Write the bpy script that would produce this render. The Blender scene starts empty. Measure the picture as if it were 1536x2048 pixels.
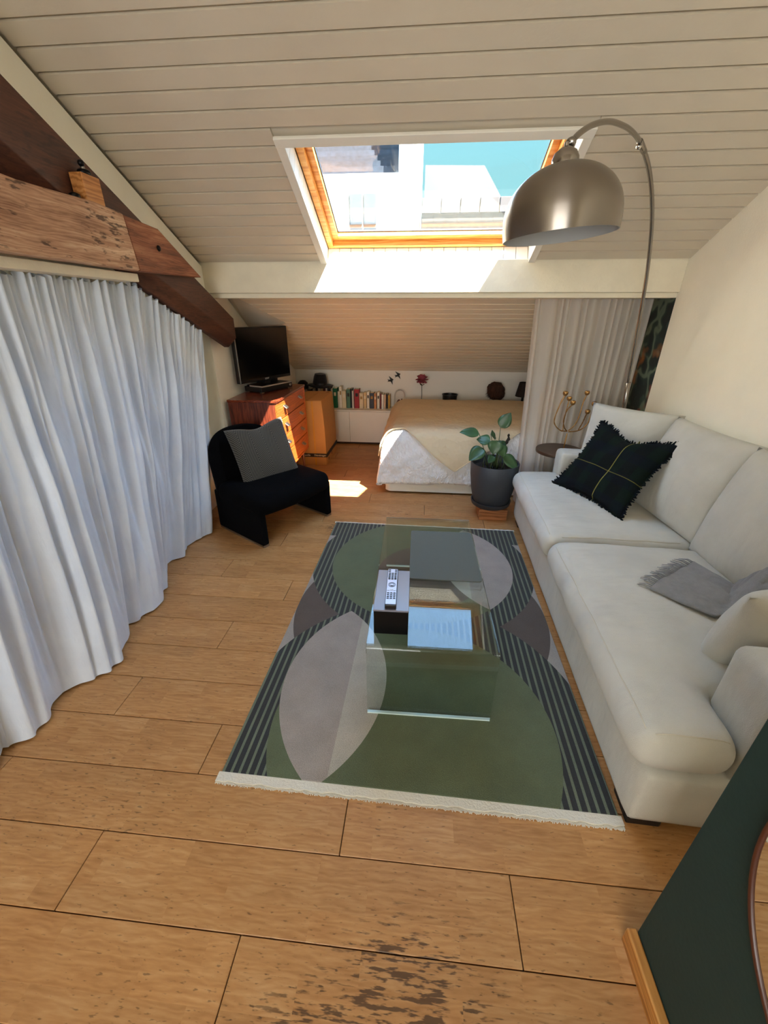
import bpy, bmesh, math, random
from mathutils import Vector, Matrix, noise
random.seed(7)
SC = bpy.context.scene
COL = SC.collection
PI = math.pi

# ------------------------------------------------------------------ camera
cd = bpy.data.cameras.new('camera')
cam = bpy.data.objects.new('camera', cd); COL.objects.link(cam)
cd.sensor_fit = 'HORIZONTAL'; cd.sensor_width = 36.0
cd.lens = 36.0 * 818.28 / 1536.0
cd.clip_start = 0.02; cd.clip_end = 200
def cam_axes(p, y, r):
    p, y, r = math.radians(p), math.radians(y), math.radians(r)
    fw = Vector((-math.sin(y)*math.cos(p), math.cos(y)*math.cos(p), -math.sin(p)))
    rt = Vector((math.cos(y), math.sin(y), 0)); up = rt.cross(fw)
    return math.cos(r)*rt + math.sin(r)*up, -math.sin(r)*rt + math.cos(r)*up, fw
_rt, _up, _fw = cam_axes(26.0, 5.105, 0.106)
cam.matrix_world = Matrix(((_rt.x, _up.x, -_fw.x, 0), (_rt.y, _up.y, -_fw.y, 0), (_rt.z, _up.z, -_fw.z, 1.70), (0, 0, 0, 1)))
SC.camera = cam

# ------------------------------------------------------------------ world, lights, exposure
W = bpy.data.worlds.new('sky'); SC.world = W; W.use_nodes = True
nt = W.node_tree; nt.nodes.clear()
wo = nt.nodes.new('ShaderNodeOutputWorld'); wb = nt.nodes.new('ShaderNodeBackground')
wr = nt.nodes.new('ShaderNodeValToRGB'); ws = nt.nodes.new('ShaderNodeSeparateXYZ'); wc = nt.nodes.new('ShaderNodeTexCoord')
nt.links.new(wc.outputs['Generated'], ws.inputs[0]); nt.links.new(ws.outputs['Z'], wr.inputs[0])
nt.links.new(wr.outputs[0], wb.inputs[0]); nt.links.new(wb.outputs[0], wo.inputs[0])
e = wr.color_ramp.elements
e[0].position = 0.0; e[0].color = (0.50, 0.78, 0.84, 1)
e[1].position = 1.0; e[1].color = (0.13, 0.38, 0.78, 1)
x = e.new(0.22); x.color = (0.29, 0.65, 0.70, 1)
wb.inputs['Strength'].default_value = 1.35

def lamp(name, kind, loc, direction, energy, color=(1, 1, 1), size=None, size_y=None, angle=None):
    l = bpy.data.lights.new(name, kind); l.energy = energy; l.color = color
    if kind == 'AREA':
        l.shape = 'RECTANGLE'; l.size = size; l.size_y = size_y
    if angle is not None: l.angle = math.radians(angle)
    o = bpy.data.objects.new(name, l); COL.objects.link(o)
    o.location = loc; o.rotation_euler = Vector(direction).to_track_quat('-Z', 'Y').to_euler()
    return o
lamp('sun', 'SUN', (3, -3, 9), (-0.48, 0.37, -1.0), 56.0, (1.0, 0.93, 0.82), angle=0.53)
lamp('skylight_fill', 'SUN', (0, 5, 9), (0.0, -0.42, -1.0), 20.0, (0.36, 0.61, 1.0), angle=105)  # extra blue lamp on top of the sky, added to brighten the room
lamp('rear_fill', 'AREA', (-0.75, -3.05, 1.55), (0.46, 1, 0.0), 106, (1.0, 0.98, 0.95), 2.2, 1.5)  # unseen fill lamp added behind the camera to light the room
SC.view_settings.view_transform = 'Standard'
SC.view_settings.look = 'None'
SC.view_settings.gamma = 1.0
SC.view_settings.use_curve_mapping = False
SC.view_settings.exposure = 0.0
SC.cycles.max_bounces = 10; SC.cycles.diffuse_bounces = 6; SC.cycles.glossy_bounces = 5
SC.cycles.transparent_max_bounces = 16; SC.cycles.sample_clamp_indirect = 6.0
SC.cycles.use_denoising = True
SC.cycles.caustics_reflective = False; SC.cycles.caustics_refractive = False

# ------------------------------------------------------------------ node helpers
class V:
    """float socket wrapper: arithmetic builds Math nodes"""
    def __init__(s, nt, sock): s.nt, s.s = nt, sock
    def _op(s, op, *a):
        n = s.nt.nodes.new('ShaderNodeMath'); n.operation = op
        for i, q in enumerate((s,) + a):
            if isinstance(q, V): s.nt.links.new(q.s, n.inputs[i])
            else: n.inputs[i].default_value = q
        return V(s.nt, n.outputs[0])
    def __add__(s, o): return s._op('ADD', o)
    def __sub__(s, o): return s._op('SUBTRACT', o)
    def __mul__(s, o): return s._op('MULTIPLY', o)
    def __truediv__(s, o): return s._op('DIVIDE', o)
    def lt(s, o): return s._op('LESS_THAN', o)
    def gt(s, o): return s._op('GREATER_THAN', o)
    def fract(s): return s._op('FRACT')
    def sqrt(s): return s._op('SQRT')
    def abs(s): return s._op('ABSOLUTE')
    def inv(s): return s * -1.0 + 1.0

MATS = {}
def lin(c):
    return tuple((v/255/12.92 if v/255 <= 0.04045 else ((v/255+0.055)/1.055)**2.4) for v in c)
def new_mat(name):
    m = bpy.data.materials.new(name); m.use_nodes = True
    nt = m.node_tree; b = nt.nodes['Principled BSDF']
    return m, nt, b
def coords(nt, kind='Object', scale=(1, 1, 1)):
    tc = nt.nodes.new('ShaderNodeTexCoord'); mp = nt.nodes.new('ShaderNodeMapping')
    mp.inputs['Scale'].default_value = scale
    if kind == 'World':
        g = nt.nodes.new('ShaderNodeNewGeometry'); nt.links.new(g.outputs['Position'], mp.inputs[0])
    else: nt.links.new(tc.outputs[kind], mp.inputs[0])
    return mp.outputs[0]
def ntex(nt, vec, scale, detail=4, rough=0.55):
    n = nt.nodes.new('ShaderNodeTexNoise'); n.inputs['Scale'].default_value = scale
    n.inputs['Detail'].default_value = detail; n.inputs['Roughness'].default_value = rough
    nt.links.new(vec, n.inputs['Vector']); return n.outputs['Fac']
def ramp(nt, fac, stops):
    r = nt.nodes.new('ShaderNodeValToRGB'); el = r.color_ramp.elements
    while len(el) < len(stops): el.new(0.5)
    for q, (p, c) in zip(el, stops): q.position = p; q.color = (*c, 1)
    nt.links.new(fac, r.inputs[0]); return r.outputs[0]
def mixc(nt, fac, a, b, mode='MIX'):
    n = nt.nodes.new('ShaderNodeMix'); n.data_type = 'RGBA'; n.blend_type = mode
    for sock, v in ((n.inputs[0], fac), (n.inputs[6], a), (n.inputs[7], b)):
        if isinstance(v, V): v = v.s
        if hasattr(v, 'node'): nt.links.new(v, sock)
        elif isinstance(v, (int, float)): sock.default_value = v
        else: sock.default_value = (*v[:3], 1)
    return n.outputs[2]
def bump(nt, b, height, strength, dist=0.01):
    n = nt.nodes.new('ShaderNodeBump'); n.inputs['Strength'].default_value = strength; n.inputs['Distance'].default_value = dist
    nt.links.new(height, n.inputs['Height']); nt.links.new(n.outputs[0], b.inputs['Normal'])
def mat(name, c, rough=0.6, metal=0.0, var=0.0, vscale=6.0, bs=0.0, bscale=60.0, stretch=(1, 1, 1), sheen=0.0, spec=0.5, coord='Object', trans=0.0, objvar=0.0, coat=0.0):
    if name in MATS: return MATS[name]
    m, nt, b = new_mat(name); MATS[name] = m
    b.inputs['Roughness'].default_value = rough; b.inputs['Metallic'].default_value = metal
    b.inputs['Specular IOR Level'].default_value = spec
    if sheen: b.inputs['Sheen Weight'].default_value = sheen
    if coat: b.inputs['Coat Weight'].default_value = coat
    if trans: b.inputs['Transmission Weight'].default_value = trans
    c = lin(c); out = None
    if var or bs: vec = coords(nt, coord, stretch)
    if var:
        f = ntex(nt, vec, vscale)
        out = ramp(nt, f, [(0.3, tuple(k*(1-var) for k in c)), (0.7, tuple(min(1, k*(1+var)) for k in c))])
    if objvar:
        oi = nt.nodes.new('ShaderNodeObjectInfo'); rv = V(nt, oi.outputs['Random']) * (2*objvar) + (1-objvar)
        hs = nt.nodes.new('ShaderNodeHueSaturation'); nt.links.new(rv.s, hs.inputs['Value'])
        if out is None: hs.inputs['Color'].default_value = (*c, 1)
        else: nt.links.new(out, hs.inputs['Color'])
        out = hs.outputs[0]
    if out is None: b.inputs['Base Color'].default_value = (*c, 1)
    else: nt.links.new(out, b.inputs['Base Color'])
    if bs: bump(nt, b, ntex(nt, vec, bscale), bs)
    return m
def wood(name, dark, mid, light, axis=0, grain=1.0, rough=0.45, scale=1.0, pits=0.0, objvar=0.12, coat=0.0):
    """grain runs along the given object axis"""
    if name in MATS: return MATS[name]
    m, nt, b = new_mat(name); MATS[name] = m
    st = [14.0*scale]*3; st[axis] = 1.6*scale
    tc = nt.nodes.new('ShaderNodeNewGeometry'); oi = nt.nodes.new('ShaderNodeObjectInfo')
    add = nt.nodes.new('ShaderNodeVectorMath'); add.operation = 'ADD'
    nt.links.new(tc.outputs['Position'], add.inputs[0])
    mul = V(nt, oi.outputs['Random']) * 37.0
    cx = nt.nodes.new('ShaderNodeCombineXYZ'); nt.links.new(mul.s, cx.inputs[0]); nt.links.new(mul.s, cx.inputs[1]); nt.links.new(mul.s, cx.inputs[2])
    nt.links.new(cx.outputs[0], add.inputs[1])
    mp = nt.nodes.new('ShaderNodeMapping'); mp.inputs['Scale'].default_value = st; nt.links.new(add.outputs[0], mp.inputs[0])
    n1 = ntex(nt, mp.outputs[0], 1.0, 6, 0.6)
    wv = nt.nodes.new('ShaderNodeTexWave'); wv.wave_type = 'RINGS'; wv.inputs['Scale'].default_value = 1.1; wv.inputs['Distortion'].default_value = 14; wv.inputs['Detail'].default_value = 3; wv.inputs['Detail Scale'].default_value = 1.2
    nt.links.new(mp.outputs[0], wv.inputs[0])
    f = V(nt, n1) * (1.0-0.30*grain) + V(nt, wv.outputs['Fac']) * (0.30*grain)
    col = ramp(nt, f.s, [(0.25, lin(dark)), (0.5, lin(mid)), (0.78, lin(light))])
    if pits:
        st2 = [60.0]*3; st2[axis] = 16.0
        mp2 = nt.nodes.new('ShaderNodeMapping'); mp2.inputs['Scale'].default_value = st2; nt.links.new(add.outputs[0], mp2.inputs[0])
        p = ntex(nt, mp2.outputs[0], 1.0, 3, 0.5)
        mp3 = nt.nodes.new('ShaderNodeMapping'); mp3.inputs['Scale'].default_value = (2.2, 2.2, 2.2); nt.links.new(add.outputs[0], mp3.inputs[0])
        q = ntex(nt, mp3.outputs[0], 1.0, 3, 0.5)
        pm = V(nt, ramp(nt, (V(nt, p) + (V(nt, q) - 0.5) * 0.55).s, [(0.60, (0, 0, 0)), (0.70, (1, 1, 1))])) * pits
        col = mixc(nt, pm, col, tuple(v*0.22 for v in lin(dark)))
    hs = nt.nodes.new('ShaderNodeHueSaturation'); nt.links.new(col, hs.inputs['Color'])
    nt.links.new((V(nt, oi.outputs['Random']) * (2*objvar) + (1-objvar)).s, hs.inputs['Value'])
    nt.links.new(hs.outputs[0], b.inputs['Base Color'])
    b.inputs['Roughness'].default_value = rough
    if coat: b.inputs['Coat Weight'].default_value = coat; b.inputs['Coat Roughness'].default_value = 0.25
    bump(nt, b, f.s, 0.25, 0.004)
    return m
def thin_glass(name, tint, refl=1.0, ior=1.5, rough=0.0):
    m, nt, b = new_mat(name); MATS[name] = m; nt.nodes.remove(b)
    out = nt.nodes['Material Output']
    t = nt.nodes.new('ShaderNodeBsdfTransparent'); t.inputs[0].default_value = (*tint, 1)
    g = nt.nodes.new('ShaderNodeBsdfGlossy'); g.inputs['Roughness'].default_value = rough; g.inputs[0].default_value = (1, 1, 1, 1)
    fr = nt.nodes.new('ShaderNodeFresnel'); fr.inputs[0].default_value = ior
    mx = nt.nodes.new('ShaderNodeMixShader')
    nt.links.new((V(nt, fr.outputs[0]) * refl)._op('MINIMUM', 1.0).s, mx.inputs[0])
    nt.links.new(t.outputs[0], mx.inputs[1]); nt.links.new(g.outputs[0], mx.inputs[2]); nt.links.new(mx.outputs[0], out.inputs[0])
    return m

# ------------------------------------------------------------------ mesh helpers
def link_mesh(name, me, m=None, parent=None, smooth=False, loc=None, rot=None):
    o = bpy.data.objects.new(name, me); COL.objects.link(o)
    if m is not None and not me.materials: me.materials.append(m)
    if smooth:
        for p in me.polygons: p.use_smooth = True
    if parent is not None: o.parent = parent
    if loc is not None: o.location = loc
    if rot is not None: o.rotation_euler = rot
    return o
def from_bm(name, bm, m=None, parent=None, smooth=False, **k):
    bmesh.ops.recalc_face_normals(bm, faces=bm.faces)
    me = bpy.data.meshes.new(name); bm.to_mesh(me); bm.free()
    return link_mesh(name, me, m, parent, smooth, **k)
def add_box(bm, x0, x1, y0, y1, z0, z1, M=None):
    v = [bm.verts.new(p) for p in [(x0, y0, z0), (x1, y0, z0), (x1, y1, z0), (x0, y1, z0), (x0, y0, z1), (x1, y0, z1), (x1, y1, z1), (x0, y1, z1)]]
    if M is not None:
        for q in v: q.co = M @ q.co
    for f in ((3, 2, 1, 0), (4, 5, 6, 7), (0, 1, 5, 4), (1, 2, 6, 5), (2, 3, 7, 6), (3, 0, 4, 7)): bm.faces.new([v[i] for i in f])
def bev(o, w, seg=2, smooth=True):
    md = o.modifiers.new('bevel', 'BEVEL'); md.width = w; md.segments = seg; md.limit_method = 'ANGLE'
    if smooth:
        for p in o.data.polygons: p.use_smooth = True
        wn = o.modifiers.new('wn', 'WEIGHTED_NORMAL'); wn.keep_sharp = False
    return o
def box(name, x0, x1, y0, y1, z0, z1, m, parent=None, b=0.0, seg=2, M=None):
    bm = bmesh.new(); add_box(bm, x0, x1, y0, y1, z0, z1, M)
    o = from_bm(name, bm, m, parent)
    if b: bev(o, b, seg)
    return o
def add_prism(bm, pts, axis, a0, a1):
    """extrude polygon pts (2D in the other two axes) along axis"""
    def P(p, a):
        if axis == 0: return (a, p[0], p[1])
        if axis == 1: return (p[0], a, p[1])
        return (p[0], p[1], a)
    A = [bm.verts.new(P(p, a0)) for p in pts]; B = [bm.verts.new(P(p, a1)) for p in pts]
    n = len(pts)
    bm.faces.new(A[::-1]); bm.faces.new(B)
    for i in range(n): bm.faces.new((A[i], A[(i+1) % n], B[(i+1) % n], B[i]))
def prism(name, pts, axis, a0, a1, m, parent=None, b=0.0, seg=2):
    bm = bmesh.new(); add_prism(bm, pts, axis, a0, a1)
    o = from_bm(name, bm, m, parent)
    if b: bev(o, b, seg)
    return o
def add_tube(bm, pts, r, n=10, caps=True):
    """r: number or list"""
    pts = [Vector(p) for p in pts]; rings = []
    ref = None
    for i, p in enumerate(pts):
        t = (pts[min(i+1, len(pts)-1)] - pts[max(i-1, 0)]).normalized()
        if ref is None: ref = t.orthogonal().normalized()
        ref = (ref - t*ref.dot(t)).normalized(); bi = t.cross(ref)
        rr = r[i] if isinstance(r, (list, tuple)) else r
        rings.append([bm.verts.new(p + rr*(math.cos(2*PI*k/n)*ref + math.sin(2*PI*k/n)*bi)) for k in range(n)])
    for a, b in zip(rings, rings[1:]):
        for k in range(n): bm.faces.new((a[k], a[(k+1) % n], b[(k+1) % n], b[k]))
    if caps: bm.faces.new(rings[0][::-1]); bm.faces.new(rings[-1])
def tube(name, pts, r, m, parent=None, n=10):
    bm = bmesh.new(); add_tube(bm, pts, r, n); return from_bm(name, bm, m, parent, True)
def add_lathe(bm, prof, n=40, c=(0, 0, 0), M=None):
    rings = []
    for r, z in prof:
        if r < 1e-5: rings.append([bm.verts.new((c[0], c[1], c[2]+z))])
        else: rings.append([bm.verts.new((c[0]+r*math.cos(2*PI*k/n), c[1]+r*math.sin(2*PI*k/n), c[2]+z)) for k in range(n)])
    if M is not None:
        for R in rings:
            for v in R: v.co = M @ v.co
    for a, b in zip(rings, rings[1:]):
        if len(a) == 1 and len(b) == 1: continue
        for k in range(n):
            k2 = (k+1) % n
            if len(a) == 1: bm.faces.new((a[0], b[k2], b[k]))
            elif len(b) == 1: bm.faces.new((a[k], a[k2], b[0]))
            else: bm.faces.new((a[k], a[k2], b[k2], b[k]))
def lathe(name, prof, m, parent=None, n=40, c=(0, 0, 0), M=None, sharp=None):
    bm = bmesh.new(); add_lathe(bm, prof, n, c, M)
    o = from_bm(name, bm, m, parent, True)
    o.data.set_sharp_from_angle(angle=math.radians(sharp or 50))
    return o
def grid(name, nu, nv, fn, m, parent=None, smooth=True, solid=0.0, close_u=False):
    bm = bmesh.new()
    vs = [[bm.verts.new(fn(i/(nu-1) if not close_u else i/nu, j/(nv-1))) for j in range(nv)] for i in range(nu)]
    for i in range(nu if close_u else nu-1):
        a, b = vs[i], vs[(i+1) % nu]
        for j in range(nv-1): bm.faces.new((a[j], b[j], b[j+1], a[j+1]))
    me = bpy.data.meshes.new(name); bm.to_mesh(me); bm.free()
    o = link_mesh(name, me, m, parent, smooth)
    if solid:
        md = o.modifiers.new('solid', 'SOLIDIFY'); md.thickness = solid; md.offset = 0
    return o
def rounded_box_bm(hx, hy, hz, r, n=14, nz=8, crown=0.0, wr=0.0, ws=5.0, seed=0.0, fn=None):
    """soft box centred at the origin, top crowned, wrinkled with noise"""
    bm = bmesh.new(); vs = {}
    def put(i, j, k):
        key = (i, j, k)
        if key in vs: return vs[key]
        p = Vector((-hx+2*hx*i/n, -hy+2*hy*j/n, -hz+2*hz*k/nz))
        def spread(t, h):  # concentrate vertices near rims
            s = t/h; return h*math.sin(s*PI/2)*0.5 + t*0.5
        p = Vector((spread(p.x, hx), spread(p.y, hy), spread(p.z, hz)))
        rz = min(r, hz)
        c = Vector((max(-(hx-r), min(hx-r, p.x)), max(-(hy-r), min(hy-r, p.y)), max(-(hz-rz), min(hz-rz, p.z))))
        d = p - c
        if d.length > 1e-9:
            dd = Vector((d.x/r, d.y/r, d.z/rz)); dd.normalize(); q = c + Vector((dd.x*r, dd.y*r, dd.z*rz))
        else: q = p
        u, v = q.x/hx, q.y/hy
        q.z += (1 if p.z > 0 else -0.3)*crown*max(0, 1-u*u)*max(0, 1-v*v)*(abs(p.z)/hz)
        if wr:
            nn = noise.noise(Vector((q.x*ws+seed, q.y*ws, q.z*ws))) + 0.5*noise.noise(Vector((q.x*ws*2.3, q.y*ws*2.3+seed, q.z*ws*2.3)))
            q += q.normalized()*wr*nn
        if fn: q = fn(q)
        vs[key] = bm.verts.new(q); return vs[key]
    for i in range(n):
        for j in range(n):
            for k in (0, nz): bm.faces.new([put(*t) for t in ((i, j, k), (i+1, j, k), (i+1, j+1, k), (i, j+1, k))])
        for k in range(nz):
            for j in (0, n): bm.faces.new([put(*t) for t in ((i, j, k), (i+1, j, k), (i+1, j, k+1), (i, j, k+1))])
            for ii in (0, n): bm.faces.new([put(*t) for t in ((ii, i, k), (ii, i+1, k), (ii, i+1, k+1), (ii, i, k+1))])
    return bm
def soft_box(name, cx, cy, cz, hx, hy, hz, r, m, parent=None, M=None, **k):
    bm = rounded_box_bm(hx, hy, hz, r, **k)
    T = Matrix.Translation((cx, cy, cz)) @ (M if M is not None else Matrix())
    for v in bm.verts: v.co = T @ v.co
    return from_bm(name, bm, m, parent, True)
def pillow_bm(w, h, t, n=26, pinch=0.10, wr=0.0, ws=7.0, seed=0.0, sag=0.0):
    """throw cushion in local x (width), y (height), z (thickness); pointed corners; sag dents the top edge"""
    bm = bmesh.new(); top = []; bot = []
    for s, L in ((1, top), (-1, bot)):
        for i in range(n+1):
            row = []
            for j in range(n+1):
                u, v = -1+2*i/n, -1+2*j/n
                if s == -1 and (i in (0, n) or j in (0, n)): row.append(top[i][j]); continue
                th = t*(max(0, (1-u*u))*max(0, (1-v*v)))**0.42
                x = w/2*u*(1-pinch*(1-v*v)); y = h/2*v*(1-pinch*(1-u*u))
                y -= sag*math.exp(-(u/0.45)**2)*max(0, v)**1.5
                z = s*th/2
                f = 1-max(abs(u), abs(v))**6
                z += wr*f*noise.noise(Vector((x*ws+seed, y*ws, s*3.1)))
                row.append(bm.verts.new((x, y, z)))
            L.append(row)
        for i in range(n):
            for j in range(n):
                q = [L[i][j], L[i+1][j], L[i+1][j+1], L[i][j+1]]
                bm.faces.new(q if s == 1 else q[::-1])
    return bm
def frame_from(o, xax, yax):
    """matrix with given origin, local x and (approximate) local y"""
    X = Vector(xax).normalized(); Y = Vector(yax); Y = (Y - X*Y.dot(X)).normalized(); Z = X.cross(Y)
    return Matrix(((X.x, Y.x, Z.x, o[0]), (X.y, Y.y, Z.y, o[1]), (X.z, Y.z, Z.z, o[2]), (0, 0, 0, 1)))
def thing(name, label, cat, loc=(0, 0, 0), group=None, rot=None):
    o = bpy.data.objects.new(name, None); COL.objects.link(o); o.empty_display_size = 0.1
    o.location = loc
    if rot is not None: o.rotation_euler = rot
    o['label'] = label; o['category'] = cat
    if group: o['group'] = group
    return o
def tag(o, label, cat, group=None):
    o['label'] = label; o['category'] = cat
    if group: o['group'] = group
    return o
def struct(o): o['kind'] = 'structure'; return o
def stuff(o): o['kind'] = 'stuff'; return o
def at(o, loc, rz=0.0):
    """re-root a mesh at loc: mesh data given in world coordinates becomes local"""
    return o
def rooted(parent, o):
    """o was built in world coordinates; keep it there under an Empty that sits elsewhere"""
    o.parent = parent; o.matrix_parent_inverse = parent.matrix_basis.inverted(); return o

# ------------------------------------------------------------------ materials of the shell
M_WALL = mat('cream_plaster', (250, 246, 231), 0.85, var=0.03, vscale=3, bs=0.12, bscale=90, coord='World')
M_WHITE = mat('white_paint', (236, 232, 222), 0.6, var=0.02, vscale=3, coord='World', bs=0.05, bscale=40)
M_BOARD = mat('painted_boards', (212, 202, 184), 0.5, var=0.04, vscale=2.0, coord='World', bs=0.06, bscale=50, objvar=0.025)
M_BEAMP = mat('painted_beam', (232, 224, 202), 0.7, var=0.04, vscale=7, coord='World', bs=0.35, bscale=28)
def parquet():
    m, nt, b = new_mat('oak_parquet')
    pos = coords(nt, 'World'); oi = nt.nodes.new('ShaderNodeObjectInfo'); rnd = V(nt, oi.outputs['Random'])
    br = nt.nodes.new('ShaderNodeTexBrick'); br.offset = 0.37; br.inputs['Scale'].default_value = 1.0
    br.inputs['Brick Width'].default_value = 0.46; br.inputs['Row Height'].default_value = 0.2255/3; br.inputs['Mortar Size'].default_value = 0.0
    br.inputs['Color1'].default_value = (0, 0, 0, 1); br.inputs['Color2'].default_value = (1, 1, 1, 1); br.inputs['Bias'].default_value = 0.0
    mp = nt.nodes.new('ShaderNodeMapping'); mp.inputs['Location'].default_value = (0.11, -0.0623, 0); nt.links.new(pos, mp.inputs[0]); nt.links.new(mp.outputs[0], br.inputs[0])
    strip = V(nt, br.outputs['Color'])
    off = nt.nodes.new('ShaderNodeCombineXYZ'); nt.links.new((strip*9.0).s, off.inputs[0]); nt.links.new((strip*5.0 + rnd*3.0).s, off.inputs[1])
    add = nt.nodes.new('ShaderNodeVectorMath'); nt.links.new(pos, add.inputs[0]); nt.links.new(off.outputs[0], add.inputs[1])
    def stretched(sx, sy):
        q = nt.nodes.new('ShaderNodeMapping'); q.inputs['Scale'].default_value = (sx, sy, 1); nt.links.new(add.outputs[0], q.inputs[0]); return q.outputs[0]
    wv = nt.nodes.new('ShaderNodeTexWave'); wv.wave_type = 'RINGS'; wv.inputs['Scale'].default_value = 1.5; wv.inputs['Distortion'].default_value = 11; wv.inputs['Detail'].default_value = 2; wv.inputs['Detail Scale'].default_value = 1.6
    nt.links.new(stretched(3.2, 11), wv.inputs[0])
    n1 = V(nt, ntex(nt, stretched(9, 60), 1.0, 4, 0.6)); n2 = V(nt, ntex(nt, stretched(1.3, 2.4), 1.0, 3))
    f = n1*0.5 + V(nt, wv.outputs['Fac'])*0.09 + n2*0.38
    col = ramp(nt, f.s, [(0.30, lin((164, 114, 66))), (0.5, lin((188, 138, 86))), (0.70, lin((208, 163, 112)))])
    # small dark flecks, denser in the two worn patches near the camera and by the rug's far edge
    fl = V(nt, ntex(nt, stretched(34, 120), 1.0, 2, 0.5)); patch = V(nt, ntex(nt, pos, 2.1, 3))
    sx = nt.nodes.new('ShaderNodeSeparateXYZ'); nt.links.new(pos, sx.inputs[0]); X, Y = V(nt, sx.outputs['X']), V(nt, sx.outputs['Y'])
    def blob(cx, cy, rx, ry):
        dx, dy = (X-cx)/rx, (Y-cy)/ry
        return ((dx*dx+dy*dy)*-1.0 + 1.0)._op('MAXIMUM', 0.0)
    worn = blob(0.0, 0.27, 0.55, 0.30) + blob(0.05, 0.55, 0.30, 0.12)*0.5 + blob(-0.65, 3.10, 0.25, 0.18)*0.8 + blob(-0.1, 3.45, 0.5, 0.12)*0.4
    lines = V(nt, ntex(nt, stretched(11, 75), 1.0, 3, 0.6))
    m1 = V(nt, ramp(nt, (fl + (patch-0.5)*0.25).s, [(0.64, (0, 0, 0)), (0.72, (1, 1, 1))]))*0.55
    m2 = V(nt, ramp(nt, (lines*0.75 + fl*0.25 + worn*0.13).s, [(0.60, (0, 0, 0)), (0.66, (1, 1, 1))]))*worn._op('MINIMUM', 1.0)*1.3
    col = mixc(nt, (m1 + m2)._op('MINIMUM', 0.85), col, lin((74, 52, 34)))
    hs = nt.nodes.new('ShaderNodeHueSaturation'); nt.links.new(col, hs.inputs['Color']); nt.links.new((rnd*0.10 + strip*0.13 + 0.82).s, hs.inputs['Value'])
    nt.links.new(hs.outputs[0], b.inputs['Base Color']); b.inputs['Roughness'].default_value = 0.42
    b.inputs['Specular IOR Level'].default_value = 0.35
    bump(nt, b, (f - m2*0.6).s, 0.18, 0.003)
    return m
M_PLANK = parquet()
M_GAP = mat('dark_joint', (64, 42, 24), 0.9)
M_OLD = wood('old_oak_pale', (124, 82, 60), (186, 144, 116), (228, 198, 168), axis=1, grain=0.35, rough=0.75, scale=1.7, pits=0.8, objvar=0.0)
M_OLD2 = wood('old_oak_dark', (52, 28, 19), (80, 45, 31), (104, 62, 43), axis=1, grain=0.3, rough=0.6, scale=1.5, pits=0.4, objvar=0.0)
M_PINE = wood('pine', (196, 120, 48), (226, 156, 76), (240, 184, 110), axis=0, rough=0.4, scale=0.8, objvar=0.03)
M_SILL = mat('white_lining', (240, 238, 230), 0.55)  # white lining boards of the reveal

YB, ZB, T = 3.55, 2.039, 0.49          # beam front face, roof height there, roof slope
XL, XR = -1.745, 1.838
def zr(y): return ZB + (YB - y)*T
RD = Vector((0, -1, T)).normalized()    # up the slope
RN = Vector((0, T, 1)).normalized()     # outward normal of the roof

# ------------------------------------------------------------------ floor
fl = struct(box('floor', -2.3, 2.3, -3.3, 6.4, -0.2, -0.012, M_GAP))
rows = [0.5133 + 0.2255*k for k in range(-8, 25)]
Lp = 1.45
for i, y in enumerate(rows):
    xs = -2.3 + (0.0, 0.92, 0.37, 1.21, 0.63)[i % 5] - Lp
    while xs < 2.3:
        a, b = max(xs, -2.28), min(xs+Lp, 2.28)
        if b - a > 0.05:
            bm = bmesh.new(); g = 0.0016
            add_box(bm, a+g, b-g, y+g, y+0.2255-g, -0.012, random.uniform(-0.0006, 0.0))
            o = from_bm('plank', bm, M_PLANK, fl); bev(o, 0.0015, 1, False)
        xs += Lp

# ------------------------------------------------------------------ walls
# left: upper plaster band behind the truss, deeper wall behind the curtain and in the alcove
wl = struct(box('wall_left', -2.45, -1.95, -3.3, 6.3, -0.1, 4.4, M_WALL))
bm = bmesh.new()
add_prism(bm, [(-0.3, 1.92), (3.7, 1.72), (3.7, zr(3.7)-0.02), (-0.3, zr(-0.3)-0.02)], 0, -1.95, XL)
from_bm('plaster_band', bm, M_WALL, wl)
box('alcove_return', -1.95, -1.80, 3.60, 6.3, 0.0, 1.9, M_WALL, wl)
struct(box('wall_right', XR, XR+0.4, -3.3, YB+0.03, -0.1, 4.4, M_WALL))
struct(box('wall_back', -2.4, 2.4, 5.95, 6.3, -0.1, 1.25, M_WHITE))

# wallpaper wall of the alcove
m, nt_, b_ = new_mat('botanical_wallpaper')
vec = coords(nt_, 'World', (1, 1, 1))
vo = nt_.nodes.new('ShaderNodeTexVoronoi'); vo.inputs['Scale'].default_value = 7.0; vo.distance = 'EUCLIDEAN'
nz_ = ntex(nt_, vec, 6.0, 3)
addv = nt_.nodes.new('ShaderNodeMix'); addv.data_type = 'VECTOR'; addv.inputs[0].default_value = 0.35
nzc = nt_.nodes.new('ShaderNodeTexNoise'); nzc.inputs['Scale'].default_value = 5; nt_.links.new(vec, nzc.inputs[0])
nt_.links.new(vec, addv.inputs[4]); nt_.links.new(nzc.outputs['Color'], addv.inputs[5]); nt_.links.new(addv.outputs[1], vo.inputs[0])
flower = ramp(nt_, vo.outputs['Distance'], [(0.16, (1, 1, 1)), (0.46, (0, 0, 0))])
tint = nt_.nodes.new('ShaderNodeSeparateColor'); nt_.links.new(vo.outputs['Color'], tint.inputs[0])
pal = ramp(nt_, tint.outputs[0], [(0.2, lin((70, 92, 84))), (0.5, lin((150, 96, 50))), (0.8, lin((128, 60, 44)))])
wv = nt_.nodes.new('ShaderNodeTexWave'); wv.inputs['Scale'].default_value = 3.5; wv.inputs['Distortion'].default_value = 12; nt_.links.new(vec, wv.inputs[0])
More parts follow.
